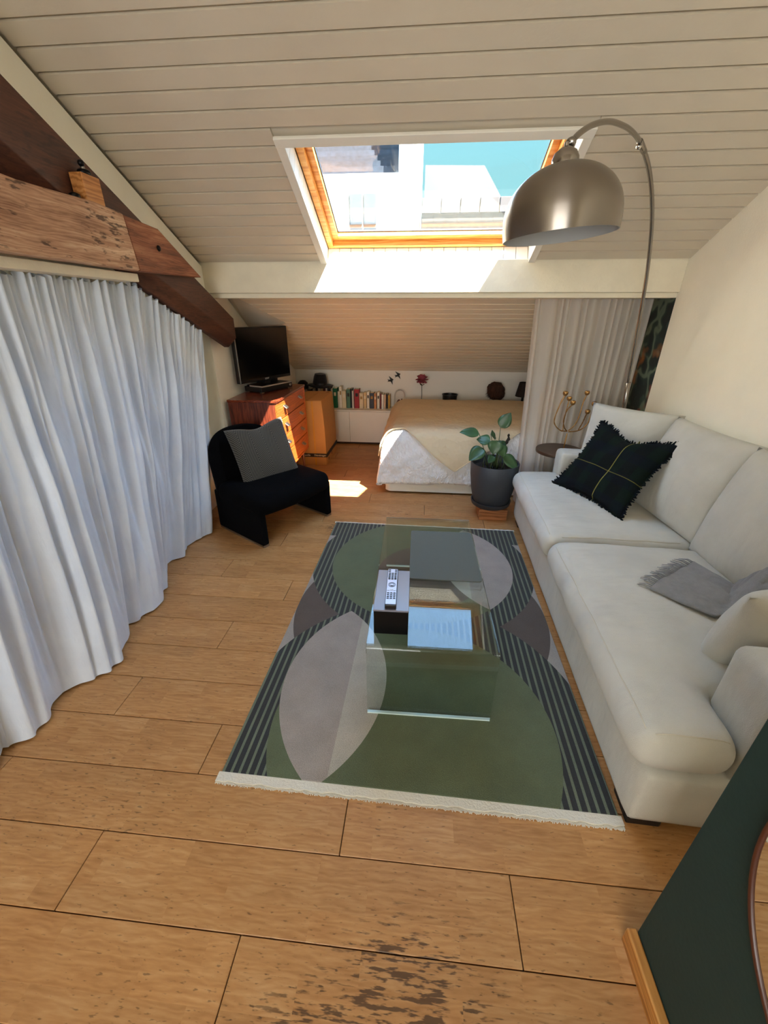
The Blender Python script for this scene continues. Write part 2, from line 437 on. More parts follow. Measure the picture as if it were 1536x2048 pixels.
base = ramp(nt_, wv.outputs['Fac'], [(0.3, lin((20, 32, 32))), (0.8, lin((36, 56, 50))), (0.97, lin((96, 110, 92)))])
nt_.links.new(mixc(nt_, flower, base, pal), b_.inputs['Base Color']); b_.inputs['Roughness'].default_value = 0.8
struct(box('wall_alcove', XR, XR+0.4, YB+0.03, 6.3, -0.1, 2.3, m))
# unseen rear wall; its opening is added for the fill lamp behind the camera
rw = struct(bpy.data.objects.new('wall_front', None)); COL.objects.link(rw)
bm = bmesh.new()
add_box(bm, -2.4, -1.92, -3.4, -3.15, -0.1, 3.6); add_box(bm, 0.42, 2.4, -3.4, -3.15, -0.1, 3.6)
add_box(bm, -1.92, 0.42, -3.4, -3.15, -0.1, 0.78); add_box(bm, -1.92, 0.42, -3.4, -3.15, 2.32, 3.6)
from_bm('wall_panel', bm, M_WALL, rw)

# ------------------------------------------------------------------ ceiling: slab with the skylight hole, boards, ridge
SX0, SX1, SY0, SY1 = -0.756, 0.735, 2.665, 3.578     # reveal opening on the ceiling plane
def roofp(x, s, d):
    """s metres up the slope from the beam face, d metres outward"""
    p = Vector((x, YB, ZB)) + RD*s + RN*d
    return p
def add_roofbox(bm, x0, x1, s0, s1, d0, d1):
    v = [bm.verts.new(roofp(x, s, d)) for x, s, d in [(x0, s0, d0), (x1, s0, d0), (x1, s1, d0), (x0, s1, d0), (x0, s0, d1), (x1, s0, d1), (x1, s1, d1), (x0, s1, d1)]]
    for f in ((3, 2, 1, 0), (4, 5, 6, 7), (0, 1, 5, 4), (1, 2, 6, 5), (2, 3, 7, 6), (3, 0, 4, 7)): bm.faces.new([v[i] for i in f])
K = math.hypot(1, T)
s_lo, s_hi = (YB - SY1)*K, (YB - SY0)*K               # -0.03 .. 0.985
ce = bpy.data.objects.new('ceiling', None); COL.objects.link(ce); struct(ce)
bm = bmesh.new()
smax = (YB + 0.3)*K
add_roofbox(bm, -2.4, SX0-0.02, -0.35, smax, 0.016, 0.185); add_roofbox(bm, SX1+0.02, 2.4, -0.35, smax, 0.016, 0.185)
add_roofbox(bm, SX0-0.02, SX1+0.02, s_hi+0.02, smax, 0.016, 0.185)
add_roofbox(bm, SX0-0.02, SX1+0.02, -0.35, s_lo-0.02, 0.016, 0.185)
# rear roof slope, falling away behind the camera
def rr(y, up): return zr(-0.3) - (-0.3 - y)*0.55 + up
v = []
add_prism(bm, [(-0.3, zr(-0.3)), (-3.4, rr(-3.4, 0)), (-3.4, rr(-3.4, 0.2)), (-0.3, zr(-0.3)+0.25)], 0, -2.4, 2.4)
from_bm('roof_slab', bm, M_BOARD, ce)
BW = 0.0975
prof = [(0.0, 0.016), (0.0, 0.010), (0.010, 0.0), (BW-0.0045, 0.0), (BW-0.0045, 0.016)]   # along slope, outward
def board_mesh(x0, x1, w=BW, prof=prof):
    bm = bmesh.new()
    add_prism(bm, [(p[0], p[1]) for p in prof], 0, x0, x1)
    # (a, y, z) -> along slope, outward
    for q in bm.verts:
        s, d = q.co.y, q.co.z
        q.co = Vector((q.co.x, 0, 0)) + RD*s + RN*d
    bmesh.ops.recalc_face_normals(bm, faces=bm.faces)
    me = bpy.data.meshes.new('ceiling_board'); bm.to_mesh(me); bm.free(); me.materials.append(M_BOARD); return me
full = board_mesh(XL, XR); left = board_mesh(XL, SX0-0.045); right = board_mesh(SX1+0.045, XR)
for k in range(38):
    s = 0.0 + k*BW + 0.004
    parts = (left, right) if s < s_hi + 0.02 else (full,)
    for me in parts:
        o = link_mesh('ceiling_board', me, None, ce); o.location = Vector((0, YB, ZB)) + RD*s
# alcove ceiling
AT = 0.4433
AD = Vector((0, 1, -AT)).normalized(); AN = Vector((0, AT, 1)).normalized()
ab = bpy.data.objects.new('ceiling_alcove', None); COL.objects.link(ab); struct(ab)
M_BOARDA = mat('alcove_boards', (240, 226, 202), 0.55, var=0.04, vscale=2, coord='World', objvar=0.03)
bm = bmesh.new()
def alc(x, s, d): return Vector((x, YB, ZB)) + AD*s + AN*d
v = [bm.verts.new(alc(*t)) for t in [(-2.3, 0.1, 0.016), (2.3, 0.1, 0.016), (2.3, 2.9, 0.016), (-2.3, 2.9, 0.016), (-2.3, 0.1, 0.15), (2.3, 0.1, 0.15), (2.3, 2.9, 0.15), (-2.3, 2.9, 0.15)]]
for f in ((3, 2, 1, 0), (4, 5, 6, 7), (0, 1, 5, 4), (1, 2, 6, 5), (2, 3, 7, 6), (3, 0, 4, 7)): bm.faces.new([v[i] for i in f])
from_bm('roof_slab', bm, M_BOARDA, ab)
AW = 0.098
bm = bmesh.new(); add_prism(bm, [(0.0, 0.016), (0.0, 0.0), (AW-0.010, 0.0), (AW-0.004, 0.006), (AW-0.004, 0.016)], 0, -1.80, XR)
for q in bm.verts: q.co = Vector((q.co.x, 0, 0)) + AD*q.co.y + AN*q.co.z
bmesh.ops.recalc_face_normals(bm, faces=bm.faces)
ame = bpy.data.meshes.new('ceiling_board'); bm.to_mesh(ame); bm.free(); ame.materials.append(M_BOARDA)
for k in range(25):
    o = link_mesh('ceiling_board', ame, None, ab); o.location = Vector((0, YB, ZB)) + AD*(0.185 + k*AW)

# painted purlin beam across the room, with the batten that carries the sheer curtain
struct(box('trim_1', -1.86, XR, YB, YB+0.16, 1.835, ZB+0.012, M_BEAMP, b=0.006))
struct(box('trim_2', -1.80, XR, YB+0.025, YB+0.16, 1.80, 1.835, M_BEAMP, b=0.004))
# added wedge in the alcove's left corner, shaped after the television's triangular shadow
A_, B_, C_, D_ = Vector((-1.74, 3.98, 1.845)), Vector((-1.42, 4.529, 1.60)), Vector((-1.80, 4.50, 1.545)), Vector((-1.80, 4.75, 1.52))
bm = bmesh.new()
va, vb, vc = [bm.verts.new(p) for p in (A_, B_, C_)]
vd = bm.verts.new((-1.80, 3.98, 1.86)); ve = bm.verts.new((-1.80, 4.53, 1.61))
bm.faces.new((va, vc, vb)); bm.faces.new((va, vb, ve, vd)); bm.faces.new((vc, ve, vb)); bm.faces.new((va, vd, vc)); bm.faces.new((vc, vd, ve))
struct(from_bm('shadow_wedge', bm, M_BOARD))

# ------------------------------------------------------------------ skylight
win = bpy.data.objects.new('window_1', None); COL.objects.link(win); struct(win)
def rb(name, x0, x1, s0, s1, d0, d1, m, b=0.0):
    bm = bmesh.new(); add_roofbox(bm, x0, x1, s0, s1, d0, d1)
    o = from_bm(name, bm, m, win)
    if b: bev(o, b, 2)
    return o
RV = 0.124                                            # depth of the boarded reveal
# reveal linings: narrow upright boards
def lining(x0, x1, s0, s1, along, n):
    for i in range(n):
        g = 0.0015
        if along == 'x':
            a, b = x0+(x1-x0)*i/n, x0+(x1-x0)*(i+1)/n
            rb('lining_board', a+g, b-g, s0, s1, 0.0, RV, M_SILL, 0.002)
        else:
            a, b = s0+(s1-s0)*i/n, s0+(s1-s0)*(i+1)/n
            rb('lining_board', x0, x1, a+g, b-g, 0.0, RV, M_SILL, 0.002)
lining(SX0, SX1, s_lo-0.014, s_lo, 'x', 17)
lining(SX0-0.014, SX0, s_lo, s_hi, 's', 12); lining(SX1, SX1+0.014, s_lo, s_hi, 's', 12)
rb('lining_board', SX0, SX1, s_hi, s_hi+0.014, 0.0, RV, M_SILL)
# flat casing around the opening
rb('casing', SX0-0.045, SX0+0.002, s_lo, s_hi+0.045, -0.010, 0.004, M_WHITE, 0.003)
rb('casing', SX1-0.002, SX1+0.045, s_lo, s_hi+0.045, -0.010, 0.004, M_WHITE, 0.003)
rb('casing', SX0-0.045, SX1+0.045, s_hi-0.002, s_hi+0.05, -0.014, 0.004, M_WHITE, 0.003)
rb('casing', SX0-0.03, SX1+0.03, s_lo-0.008, s_lo+0.008, -0.006, 0.004, M_WHITE, 0.002)
# pine frame, then the pivoting sash and its glass
D0, D1 = RV, RV+0.085
fx0, fx1, fs0, fs1 = SX0+0.004, SX1-0.004, s_lo+0.003, s_hi+0.06
FB, FS = 0.026, 0.040                                  # bottom rail and side widths of the frame
rb('frame', fx0, fx0+FS, fs0, fs1, D0, D1, M_PINE, 0.003); rb('frame', fx1-FS, fx1, fs0, fs1, D0, D1, M_PINE, 0.003)
rb('frame', fx0+FS, fx1-FS, fs0, fs0+FB, D0, D1, M_PINE, 0.003); rb('frame', fx0+FS, fx1-FS, fs1-0.042, fs1, D0, D1, M_PINE, 0.003)
gx0, gx1, gs0, gs1 = fx0+FS, fx1-FS, fs0+FB, fs1-0.042
S0_ = D0+0.040
rb('sash', gx0, gx0+0.042, gs0, gs1, S0_, D1+0.004, M_PINE, 0.003); rb('sash', gx1-0.042, gx1, gs0, gs1, S0_, D1+0.004, M_PINE, 0.003)
rb('sash', gx0+0.042, gx1-0.042, gs0, gs0+0.046, S0_, D1+0.004, M_PINE, 0.003); rb('sash', gx0+0.042, gx1-0.042, gs1-0.10, gs1, S0_, D1+0.004, M_PINE, 0.003)
M_LEAKSEAL = mat('grey_light_seal', (84, 88, 92), 0.5, 0.6)
for a in ((fx0-0.2, fx0, fs0-0.2, fs1+0.2), (fx1, fx1+0.2, fs0-0.2, fs1+0.2), (fx0, fx1, fs0-0.2, fs0), (fx0, fx1, fs1, fs1+0.2)): rb('light_seal', *a, D1-0.012, D1+0.004, M_LEAKSEAL)  # unseen strips added around the frame to stop sun leaking in
M_BEAD = mat('dark_gasket', (60, 64, 70), 0.6)
GB = gs0+0.046
for a in ((gx0+0.042, gx0+0.047, GB, gs1-0.10), (gx1-0.047, gx1-0.042, GB, gs1-0.10), (gx0+0.047, gx1-0.047, GB, GB+0.005)):
    rb('gasket', *a, D1-0.012, D1-0.004, M_BEAD)
M_PANE = thin_glass('window_glass', (0.97, 0.985, 0.99), 0.12, 1.3)
rb('pane', gx0+0.042, gx1-0.042, GB, gs1-0.10, D1-0.004, D1-0.001, M_PANE)

# ------------------------------------------------------------------ timber truss along the left wall
bm = bmesh.new(); R_ = []
for y, zt, zb in ((0.2, 3.355, 3.05), (2.641, 2.174, 1.905), (3.72, 1.652, 1.482)):
    R_.append([bm.verts.new(p) for p in ((-1.62, y, zt), (-1.62, y, zb+0.015), (-1.70, y, zb-0.060), (XL+0.002, y, zb-0.060), (XL+0.002, y, zt))])
for a, b in zip(R_, R_[1:]):
    for k in range(5): bm.faces.new((a[k], a[(k+1) % 5], b[(k+1) % 5], b[k]))
bm.faces.new(R_[0]); bm.faces.new(R_[-1][::-1])
ra = from_bm('rafter', bm, M_OLD2); bev(ra, 0.006)
tag(ra, 'dark brown old rafter sloping down the left wall behind the tie beam', 'beam')
tb = thing('tie_beam', 'thick weathered pale-brown tie beam running above the white curtain', 'beam', (-1.58, 1.5, 1.90))
def tie_mesh():
    bm = bmesh.new()
    top = [(2.40 - 3.4*k/17, 2.150 + 0.008*math.sin(k*1.7) + 0.006*math.sin(k*0.6)) for k in range(0, 18)]
    add_prism(bm, [(-1.0, 1.895), (2.44, 1.90)] + top, 0, -1.618, -1.545)
    return bm
o = from_bm('timber', tie_mesh(), M_OLD, None); rooted(tb, o); bev(o, 0.010, 2)
M_OLD3 = wood('old_oak_orange', (84, 44, 26), (138, 82, 54), (178, 122, 88), axis=1, grain=0.35, rough=0.7, scale=1.7, pits=0.5, objvar=0.0)
o = prism('end_piece', [(2.443, 1.899), (3.13, 1.915), (2.70, 2.130), (2.404, 2.146)], 0, -1.618, -1.549, M_OLD3, None, b=0.006); rooted(tb, o); o['label'] = 'orange-brown sawn end of the tie beam'
bm = bmesh.new(); add_lathe(bm, [(0, 0.0), (0.012, 0.0), (0.016, 0.004), (0.012, 0.010), (0, 0.012)], 14, M=Matrix.Translation((-1.549, 2.66, 2.03)) @ Matrix.Rotation(PI/2, 4, 'Y'))
rooted(tb, from_bm('iron_bolt', bm, mat('black_iron', (24, 20, 18), 0.5, 0.8), None, True))
ba = box('curtain_batten', -1.72, -1.618, -1.0, 2.52, 1.852, 1.893, M_BEAMP, b=0.004)
rooted(tb, ba)

# ------------------------------------------------------------------ neighbouring building seen through the skylight
bd = thing('neighbour_house', 'sunlit white house with slate roof seen through the left of skylight', 'building', (-1.5, 13, 0))
M_FAC = mat('white_render', (250, 248, 244), 0.9, var=0.02, vscale=1)
M_SLATE = mat('blue_slate', (50, 61, 76), 0.7, var=0.25, vscale=9, objvar=0.15)
def bpart(name, *a, **k): return rooted(bd, box(name, *a, **k))
bpart('facade', -4.2, -0.74, 12.2, 13.2, -2.0, 4.68, M_FAC)
bpart('chimney', -0.74, -0.20, 11.9, 13.0, -2.0, 7.2, M_FAC, b=0.02)
for k in range(12):       # slate courses
    z = 4.68 + 0.115*k; y = 12.2 + 0.06*k
    bpart('slate_course', -4.2, -0.76, y, y+0.25, z, z+0.13, M_SLATE)
bpart('dormer', -2.75, -0.95, 11.95, 12.6, 3.0, 4.42, M_FAC, b=0.01)
w_ = bpart('window', -1.95, -1.22, 11.92, 11.96, 3.2, 4.26, mat('far_window_frame', (120, 122, 126), 0.6))
for xx in (-1.90, -1.56):
    for z0, z1 in ((3.24, 3.56), (3.62, 4.22)):
        box('pane', xx, xx+0.29, 11.90, 11.925, z0, z1, mat('far_pane', (84, 92, 100), 0.15), w_)
gb = thing('coping_and_ghost', 'glass reflection built as a pale gable above a stone coping seen through the right of skylight', 'building', (1.0, 15, 0))
M_PALE = mat('ghost_pale', (104, 106, 110), 0.9)
o = prism('ghost_gable', [(-0.15, -2), (2.15, -2), (2.15, 4.25), (1.42, 5.22), (-0.15, 5.26)], 1, 14.0, 15.0, M_PALE); rooted(gb, o)  # added slab that stands in for a ghost reflection in the skylight glass
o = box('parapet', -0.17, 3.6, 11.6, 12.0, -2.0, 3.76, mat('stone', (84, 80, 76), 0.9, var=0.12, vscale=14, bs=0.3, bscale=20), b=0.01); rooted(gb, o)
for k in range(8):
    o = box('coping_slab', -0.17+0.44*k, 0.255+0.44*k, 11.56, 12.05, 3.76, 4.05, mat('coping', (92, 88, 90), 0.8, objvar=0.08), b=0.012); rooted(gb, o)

# ================================================================== furniture
# ------------------------------------------------------------------ white curtain
M_CURT, nt_, b_ = new_mat('white_curtain')
vec = coords(nt_, 'World'); f_ = ntex(nt_, vec, 5, 4)
nt_.links.new(ramp(nt_, f_, [(0.3, lin((206, 216, 232))), (0.7, lin((220, 229, 242)))]), b_.inputs['Base Color'])
b_.inputs['Roughness'].default_value = 0.75; b_.inputs['Sheen Weight'].default_value = 0.25
bump(nt_, b_, ntex(nt_, coords(nt_, 'World', (1, 1, 0.25)), 16, 4), 0.35, 0.02)
cb = [(-1.749, 0.987), (-1.713, 0.993), (-1.676, 1.021), (-1.648, 1.059), (-1.648, 1.107), (-1.678, 1.175), (-1.69, 1.215), (-1.691, 1.279), (-1.658, 1.337), (-1.606, 1.375), (-1.572, 1.417), (-1.555, 1.475), (-1.563, 1.522), (-1.601, 1.596), (-1.627, 1.653), (-1.687, 1.747), (-1.691, 1.773), (-1.661, 1.83), (-1.63, 1.903), (-1.634, 2.007), (-1.678, 2.133), (-1.794, 2.319), (-1.833, 2.394), (-1.817, 2.467), (-1.771, 2.535), (-1.836, 2.675), (-1.813, 2.774), (-1.751, 2.856), (-1.737, 2.963)]
pre = []
y = -0.6
while y < 0.95:
    pre.append((-1.72 + 0.07*math.sin(y*2*PI/0.42 + 1.2), y)); y += 0.05
cb = pre + cb
def along(pts, u):
    L = [0]
    for a, b in zip(pts, pts[1:]): L.append(L[-1] + math.dist(a, b))
    d = u*L[-1]
    for i in range(len(pts)-1):
        if d <= L[i+1] + 1e-9:
            t = (d-L[i])/max(1e-9, L[i+1]-L[i]); return tuple(p+(q-p)*t for p, q in zip(pts[i], pts[i+1]))
    return pts[-1]
def rafter_under(y): return 1.905 - (y-2.641)*0.392 if y > 2.641 else 9.0
def curt(u, v):
    bx, by = along(cb, u)
    ty = -0.6 + (3.34+0.6)*(0.35*u + 0.65*(by+0.6)/(2.963+0.6))
    w = v**0.85
    y = by + (ty-by)*w
    ztop = min(1.846, rafter_under(ty) - 0.075)
    q = u*26 + 1.3*noise.noise(Vector((u*14, v*0.5, 0.7)))
    f1 = math.sin(2*PI*q); f1 = math.copysign(abs(f1)**0.8, f1)
    f2 = math.sin(2*PI*(u*61 + 1.1*noise.noise(Vector((u*33, v*0.8, 3.0)))))
    fine = math.sin(2*PI*u*118 + 3.0*noise.noise(Vector((u*40, 0.3, 0))))
    x = bx*(1-w) - 1.725*w
    x += f1*0.030*(math.sin(PI*min(1.0, 0.12+0.82*v)))**0.8 + f2*(0.010*v + 0.008*math.sin(PI*v))
    x += fine*0.016*v**9
    x += 0.016*noise.noise(Vector((y*4, v*5, 7.0)))*math.sin(PI*v)
    z = 0.012 + (ztop - 0.012)*v
    if v > 0.985: z += 0.010*math.sin(2*PI*u*90)
    lim = -1.640 if z > 1.45 else -1.53
    return Vector((min(x, lim), y, z))
cu = grid('curtain', 700, 80, curt, M_CURT, None, True, 0.0)
tag(cu, 'long white gathered curtain hanging below the tie beam on the left', 'curtain')

# ------------------------------------------------------------------ rug
RX, RY = 0.04, 2.08
m, nt_, b_ = new_mat('patterned_rug')
sx = nt_.nodes.new('ShaderNodeSeparateXYZ'); tc = nt_.nodes.new('ShaderNodeTexCoord'); nt_.links.new(tc.outputs['Object'], sx.inputs[0])
X = V(nt_, sx.outputs['X']) + RX; Y = V(nt_, sx.outputs['Y']) + RY
def disc(cx, cy, r): 
    dx, dy = X - cx, Y - cy
    return (dx*dx + dy*dy).lt(r*r)
C = {k: lin(v) for k, v in dict(gray=(150, 142, 134), brown=(80, 69, 62), green=(86, 95, 68), dark=(36, 38, 39), stripe=(98, 106, 88), lens=(150, 140, 132), lens2=(166, 160, 148)).items()}
col = mixc(nt_, disc(0.04, 2.05, 0.775), C['gray'], C['brown'])
st = ((X + 3.0)/0.0335).fract().lt(0.66)
stripes = mixc(nt_, st, C['stripe'], C['dark'])
col = mixc(nt_, disc(0.03, 1.30, 0.825), col, stripes)
col = mixc(nt_, disc(0.04, 2.60, 0.80), col, stripes)
up = Y.gt(2.95); col = mixc(nt_, up, col, stripes); lo = Y.lt(1.2); col = mixc(nt_, lo, col, stripes)
inU = disc(0.04, 2.60, 0.66)
col = mixc(nt_, disc(0.03, 1.25, 0.64), col, C['green'])
lensL = disc(0.06, 1.48, 0.69) * disc(-0.80, 1.46, 0.69) 
col = mixc(nt_, lensL, col, mixc(nt_, X.gt(-0.30), C['lens'], C['lens2']))
col = mixc(nt_, inU, col, C['green'])
col = mixc(nt_, inU * disc(0.10, 2.48, 0.37), col, C['brown'])
col = mixc(nt_, inU * disc(0.88, 2.68, 0.69), col, mixc(nt_, X.gt(0.38), C['lens2'], C['lens']))
sp = ntex(nt_, coords(nt_, 'Object'), 260, 2); cl = ntex(nt_, coords(nt_, 'Object'), 7, 4)
val = V(nt_, sp)*0.9 + V(nt_, cl)*0.5 + 0.36
mv = nt_.nodes.new('ShaderNodeHueSaturation'); nt_.links.new(col, mv.inputs['Color']); nt_.links.new(val.s, mv.inputs['Value'])
nt_.links.new(mv.outputs[0], b_.inputs['Base Color']); b_.inputs['Roughness'].default_value = 0.95; b_.inputs['Sheen Weight'].default_value = 0.2
bump(nt_, b_, sp, 0.5, 0.004)
rug = thing('rug', 'woven rug with green and grey circles and dark stripes under glass table', 'rug', (RX, RY, 0))
ang = math.radians(-0.9); rug.rotation_euler = (0, 0, ang)
bm = bmesh.new(); add_box(bm, -0.775, 0.775, -1.115, 1.115, 0.0, 0.011)
bev(from_bm('pile', bm, m, rug), 0.004, 2)
M_FRINGE = mat('cream_fringe', (222, 216, 200), 0.9, bs=0.4, bscale=120)
for y0, y1 in ((-1.150, -1.115), (1.115, 1.130)):
    bm = bmesh.new(); n = 90
    lo_, hi_ = [], []
    for k in range(n+1):
        x = -0.785 + 1.57*k/n; j = random.uniform(-0.004, 0.004)
        a, b = (y0+j, y1) if y0 < 0 else (y0, y1+j)
        lo_.append((x, a)); hi_.append((x, b))
    add_prism(bm, lo_ + hi_[::-1], 2, 0.0, 0.009)
    from_bm('bound_edge', bm, M_FRINGE, rug)
bm = bmesh.new()
for k in range(520):
    x = -0.783 + 1.566*k/519; l = random.uniform(0.006, 0.014)
    add_box(bm, x-0.0011, x+0.0011, -1.150-l, -1.148, 0.0005, 0.005)
stuff(from_bm('fringe', bm, M_FRINGE, rug))

# ------------------------------------------------------------------ bent glass coffee table and what stands on it
M_GLASS = thin_glass('table_glass', (0.93, 0.965, 0.945), 0.62, 1.6)
M_GEDGE = mat('green_glass_edge', (150, 186, 172), 0.1, spec=0.8)
gt = thing('coffee_table', 'clear bent glass waterfall coffee table standing on the rug', 'table', (0.082, 1.93, 0.0115))
gt.rotation_euler = (0, 0, math.radians(0.7))
GH, GL, GW, TH = 0.41, 1.25, 0.565, 0.012
def table_profile(off):
    r = 0.022; pts = [(-GL/2+off, 0.0)]
    ro = r - off
    for k in range(9):
        a = PI - (PI/2)*k/8; pts.append((-GL/2 + r + ro*math.cos(a), GH - r + ro*math.sin(a)))
    for k in range(9):
        a = PI/2 - (PI/2)*k/8; pts.append((GL/2 - r + ro*math.cos(a), GH - r + ro*math.sin(a)))
    pts.append((GL/2-off, 0.0)); return pts
o_, i_ = table_profile(0), table_profile(TH)
bm = bmesh.new(); n = len(o_)
for P, sgn in ((o_, 1), (i_, -1)):
    A = [bm.verts.new((-GW/2, *p)) for p in P]; B = [bm.verts.new((GW/2, *p)) for p in P]
    for k in range(n-1): bm.faces.new((A[k], B[k], B[k+1], A[k+1]))
me = bpy.data.meshes.new('glass_sheet'); bm.to_mesh(me); bm.free(); link_mesh('glass_sheet', me, M_GLASS, gt, True)
bm = bmesh.new()
for xx in (-GW/2, GW/2):
    A = [bm.verts.new((xx, *p)) for p in o_]; B = [bm.verts.new((xx, *p)) for p in i_]
    for k in range(n-1): bm.faces.new((A[k], A[k+1], B[k+1], B[k]))
for P, Q in ((o_[0], i_[0]), (o_[-1], i_[-1])): box('glint_strip', -GW/2, GW/2, min(P[0], Q[0])-0.0006, max(P[0], Q[0])+0.0006, -0.0005, 0.006, mat('painted_glint', (214, 234, 228), 0.25, spec=0.8), gt)  # pale strips paint the bright reflection along the polished bottom edges
for P, Q in (): bm.faces.new([bm.verts.new(q) for q in ((-GW/2, *P), (GW/2, *P), (GW/2, *Q), (-GW/2, *Q))])
o = from_bm('polished_edge', bm, thin_glass('edge_glass', (0.70, 0.86, 0.80), 1.3, 1.6), gt); o['label'] = 'green tinted polished edge'
ZT = GH + 0.0115 + 0.0005
bm = bmesh.new()
w, h, r = 0.385, 0.535, 0.018; pts = []
for cx, cy, a0 in ((w/2-r, h/2-r, 0), (-w/2+r, h/2-r, 90), (-w/2+r, -h/2+r, 180), (w/2-r, -h/2+r, 270)):
    for k in range(5): a = math.radians(a0+22.5*k); pts.append((cx+r*math.cos(a), cy+r*math.sin(a)))
add_prism(bm, pts, 2, 0, 0.007)
o = from_bm('desk_mat', bm, mat('charcoal_mat', (84, 88, 80), 0.7, bs=0.2, bscale=200), loc=(0.163, 2.077, ZT), rot=(0, 0, math.radians(0.6)))
tag(o, 'flat dark grey-green rectangular mat with rounded corners on glass table', 'mat'); bev(o, 0.0015, 2)
cn = thing('storage_box', 'glossy black box carrying the remote control on glass table', 'box', (-0.096, 1.535, ZT), rot=(0, 0, math.radians(1.0)))
M_GBLK = mat('gloss_black', (6, 6, 8), 0.3, spec=0.2)
M_LIDSHEEN = mat('sky_sheen_lid', (120, 120, 136), 0.3, spec=0.6)  # lavender grey paints the skylight's reflection onto the black lid
box('body', -0.075, 0.075, -0.15, 0.15, 0, 0.125, M_GBLK, cn, b=0.003); box('lid', -0.077, 0.077, -0.152, 0.152, 0.1255, 0.134, M_LIDSHEEN, cn, b=0.002)
rc = thing('remote_control', 'silver-faced remote control full of buttons on the black box', 'remote', (-0.10, 1.535, ZT+0.1345), rot=(0, 0, math.radians(1.5)))
bm = bmesh.new(); add_box(bm, -0.0245, 0.0245, -0.145, 0.13, 0, 0.022); bev(from_bm('body', bm, mat('black_plastic', (16, 16, 18), 0.35), rc), 0.004, 3)
bm = bmesh.new(); add_box(bm, -0.0225, 0.0225, -0.138, 0.127, 0.022, 0.0235); from_bm('face_plate', bm, mat('silver_face', (176, 178, 192), 0.35, metal=0.3), rc)
bm = bmesh.new(); add_box(bm, -0.0052, 0.0052, -0.0026, 0.0026, 0, 0.002); bmesh.ops.recalc_face_normals(bm, faces=bm.faces)
bme = bpy.data.meshes.new('button'); bm.to_mesh(bme); bm.free(); bme.materials.append(MATS['black_plastic'])
for yy in (0.118, 0.104):
    for xx in (-0.015, 0.015): link_mesh('button', bme, None, rc, loc=(xx, yy, 0.0235))
for yy in (0.090, 0.078, 0.066, 0.054, 0.044, -0.062, -0.075, -0.088, -0.100):
    for xx in (-0.014, 0, 0.014): link_mesh('button', bme, None, rc, loc=(xx, yy, 0.0235))
bm = bmesh.new(); bmesh.ops.create_circle(bm, segments=20, radius=0.0062, cap_ends=True)
e_ = bmesh.ops.extrude_face_region(bm, geom=bm.faces[:]); [setattr(q, 'co', q.co + Vector((0, 0, 0.002))) for q in e_['geom'] if isinstance(q, bmesh.types.BMVert)]
bmesh.ops.recalc_face_normals(bm, faces=bm.faces); rme = bpy.data.meshes.new('round_button'); bm.to_mesh(rme); bm.free(); rme.materials.append(MATS['silver_face'])
for xx, yy in ((0, 0.0), (-0.0145, -0.040), (0.0145, -0.040), (0, -0.036)): link_mesh('round_button', rme, None, rc, loc=(xx, yy, 0.0237))
bm = bmesh.new()
for s in (1, -1):
    P = [((0.020-0.003*abs(t))*math.sin(t*0.8)*1.05, s*(0.016*math.cos(t*0.95)), 0.0237) for t in [-1.55+3.1*k/14 for k in range(15)]]
    add_tube(bm, P, 0.0013, 6)
add_tube(bm, [(0.0105*math.cos(2*PI*k/24), 0.0105*math.sin(2*PI*k/24), 0.0237) for k in range(25)], 0.0011, 6, False)
from_bm('navigation_ring', bm, MATS['black_plastic'], rc, True)

# ------------------------------------------------------------------ sofa
M_SOFA, nt_, b_ = new_mat('cream_canvas'); MATS['cream_canvas'] = M_SOFA
vec = coords(nt_, 'World')
nt_.links.new(ramp(nt_, ntex(nt_, vec, 3.5, 4), [(0.3, lin((188, 186, 176))), (0.7, lin((204, 202, 192)))]), b_.inputs['Base Color'])
b_.inputs['Roughness'].default_value = 0.88; b_.inputs['Sheen Weight'].default_value = 0.15
wr_ = V(nt_, ntex(nt_, coords(nt_, 'World', (5, 12, 5)), 1.0, 2.5, 0.5))*0.8 + V(nt_, ntex(nt_, vec, 420, 2))*0.12
bump(nt_, b_, wr_.s, 0.6, 0.03)
sf = thing('sofa', 'cream canvas three-seat sofa along the right wall with loose cushions', 'sofa', (0.785, 0.905, 0), rot=(0, 0, math.radians(-1.7)))
def sbox(name, x0, x1, y0, y1, z0, z1, r, **k):
    return soft_box(name, (x0+x1)/2, (y0+y1)/2, (z0+z1)/2, (x1-x0)/2, (y1-y0)/2, (z1-z0)/2, r, M_SOFA, sf, **k)
sbox('base', 0.0, 0.965, 0.0, 2.50, 0.065, 0.335, 0.025, n=24, nz=6, wr=0.003, ws=4)
sbox('backrest', 0.78, 0.97, 0.02, 2.48, 0.30, 0.72, 0.06, n=20, nz=8, wr=0.004)
sbox('armrest', 0.265, 0.97, -0.005, 0.225, 0.30, 0.735, 0.035, n=14, nz=8, wr=0.003)
sbox('armrest', 0.27, 0.965, 2.32, 2.505, 0.30, 0.70, 0.035, n=14, nz=8, wr=0.003)
sbox('seat_cushion', -0.055, 0.84, 1.285, 2.49, 0.335, 0.50, 0.075, n=36, nz=10, crown=0.035, wr=0.009, ws=7, seed=3)
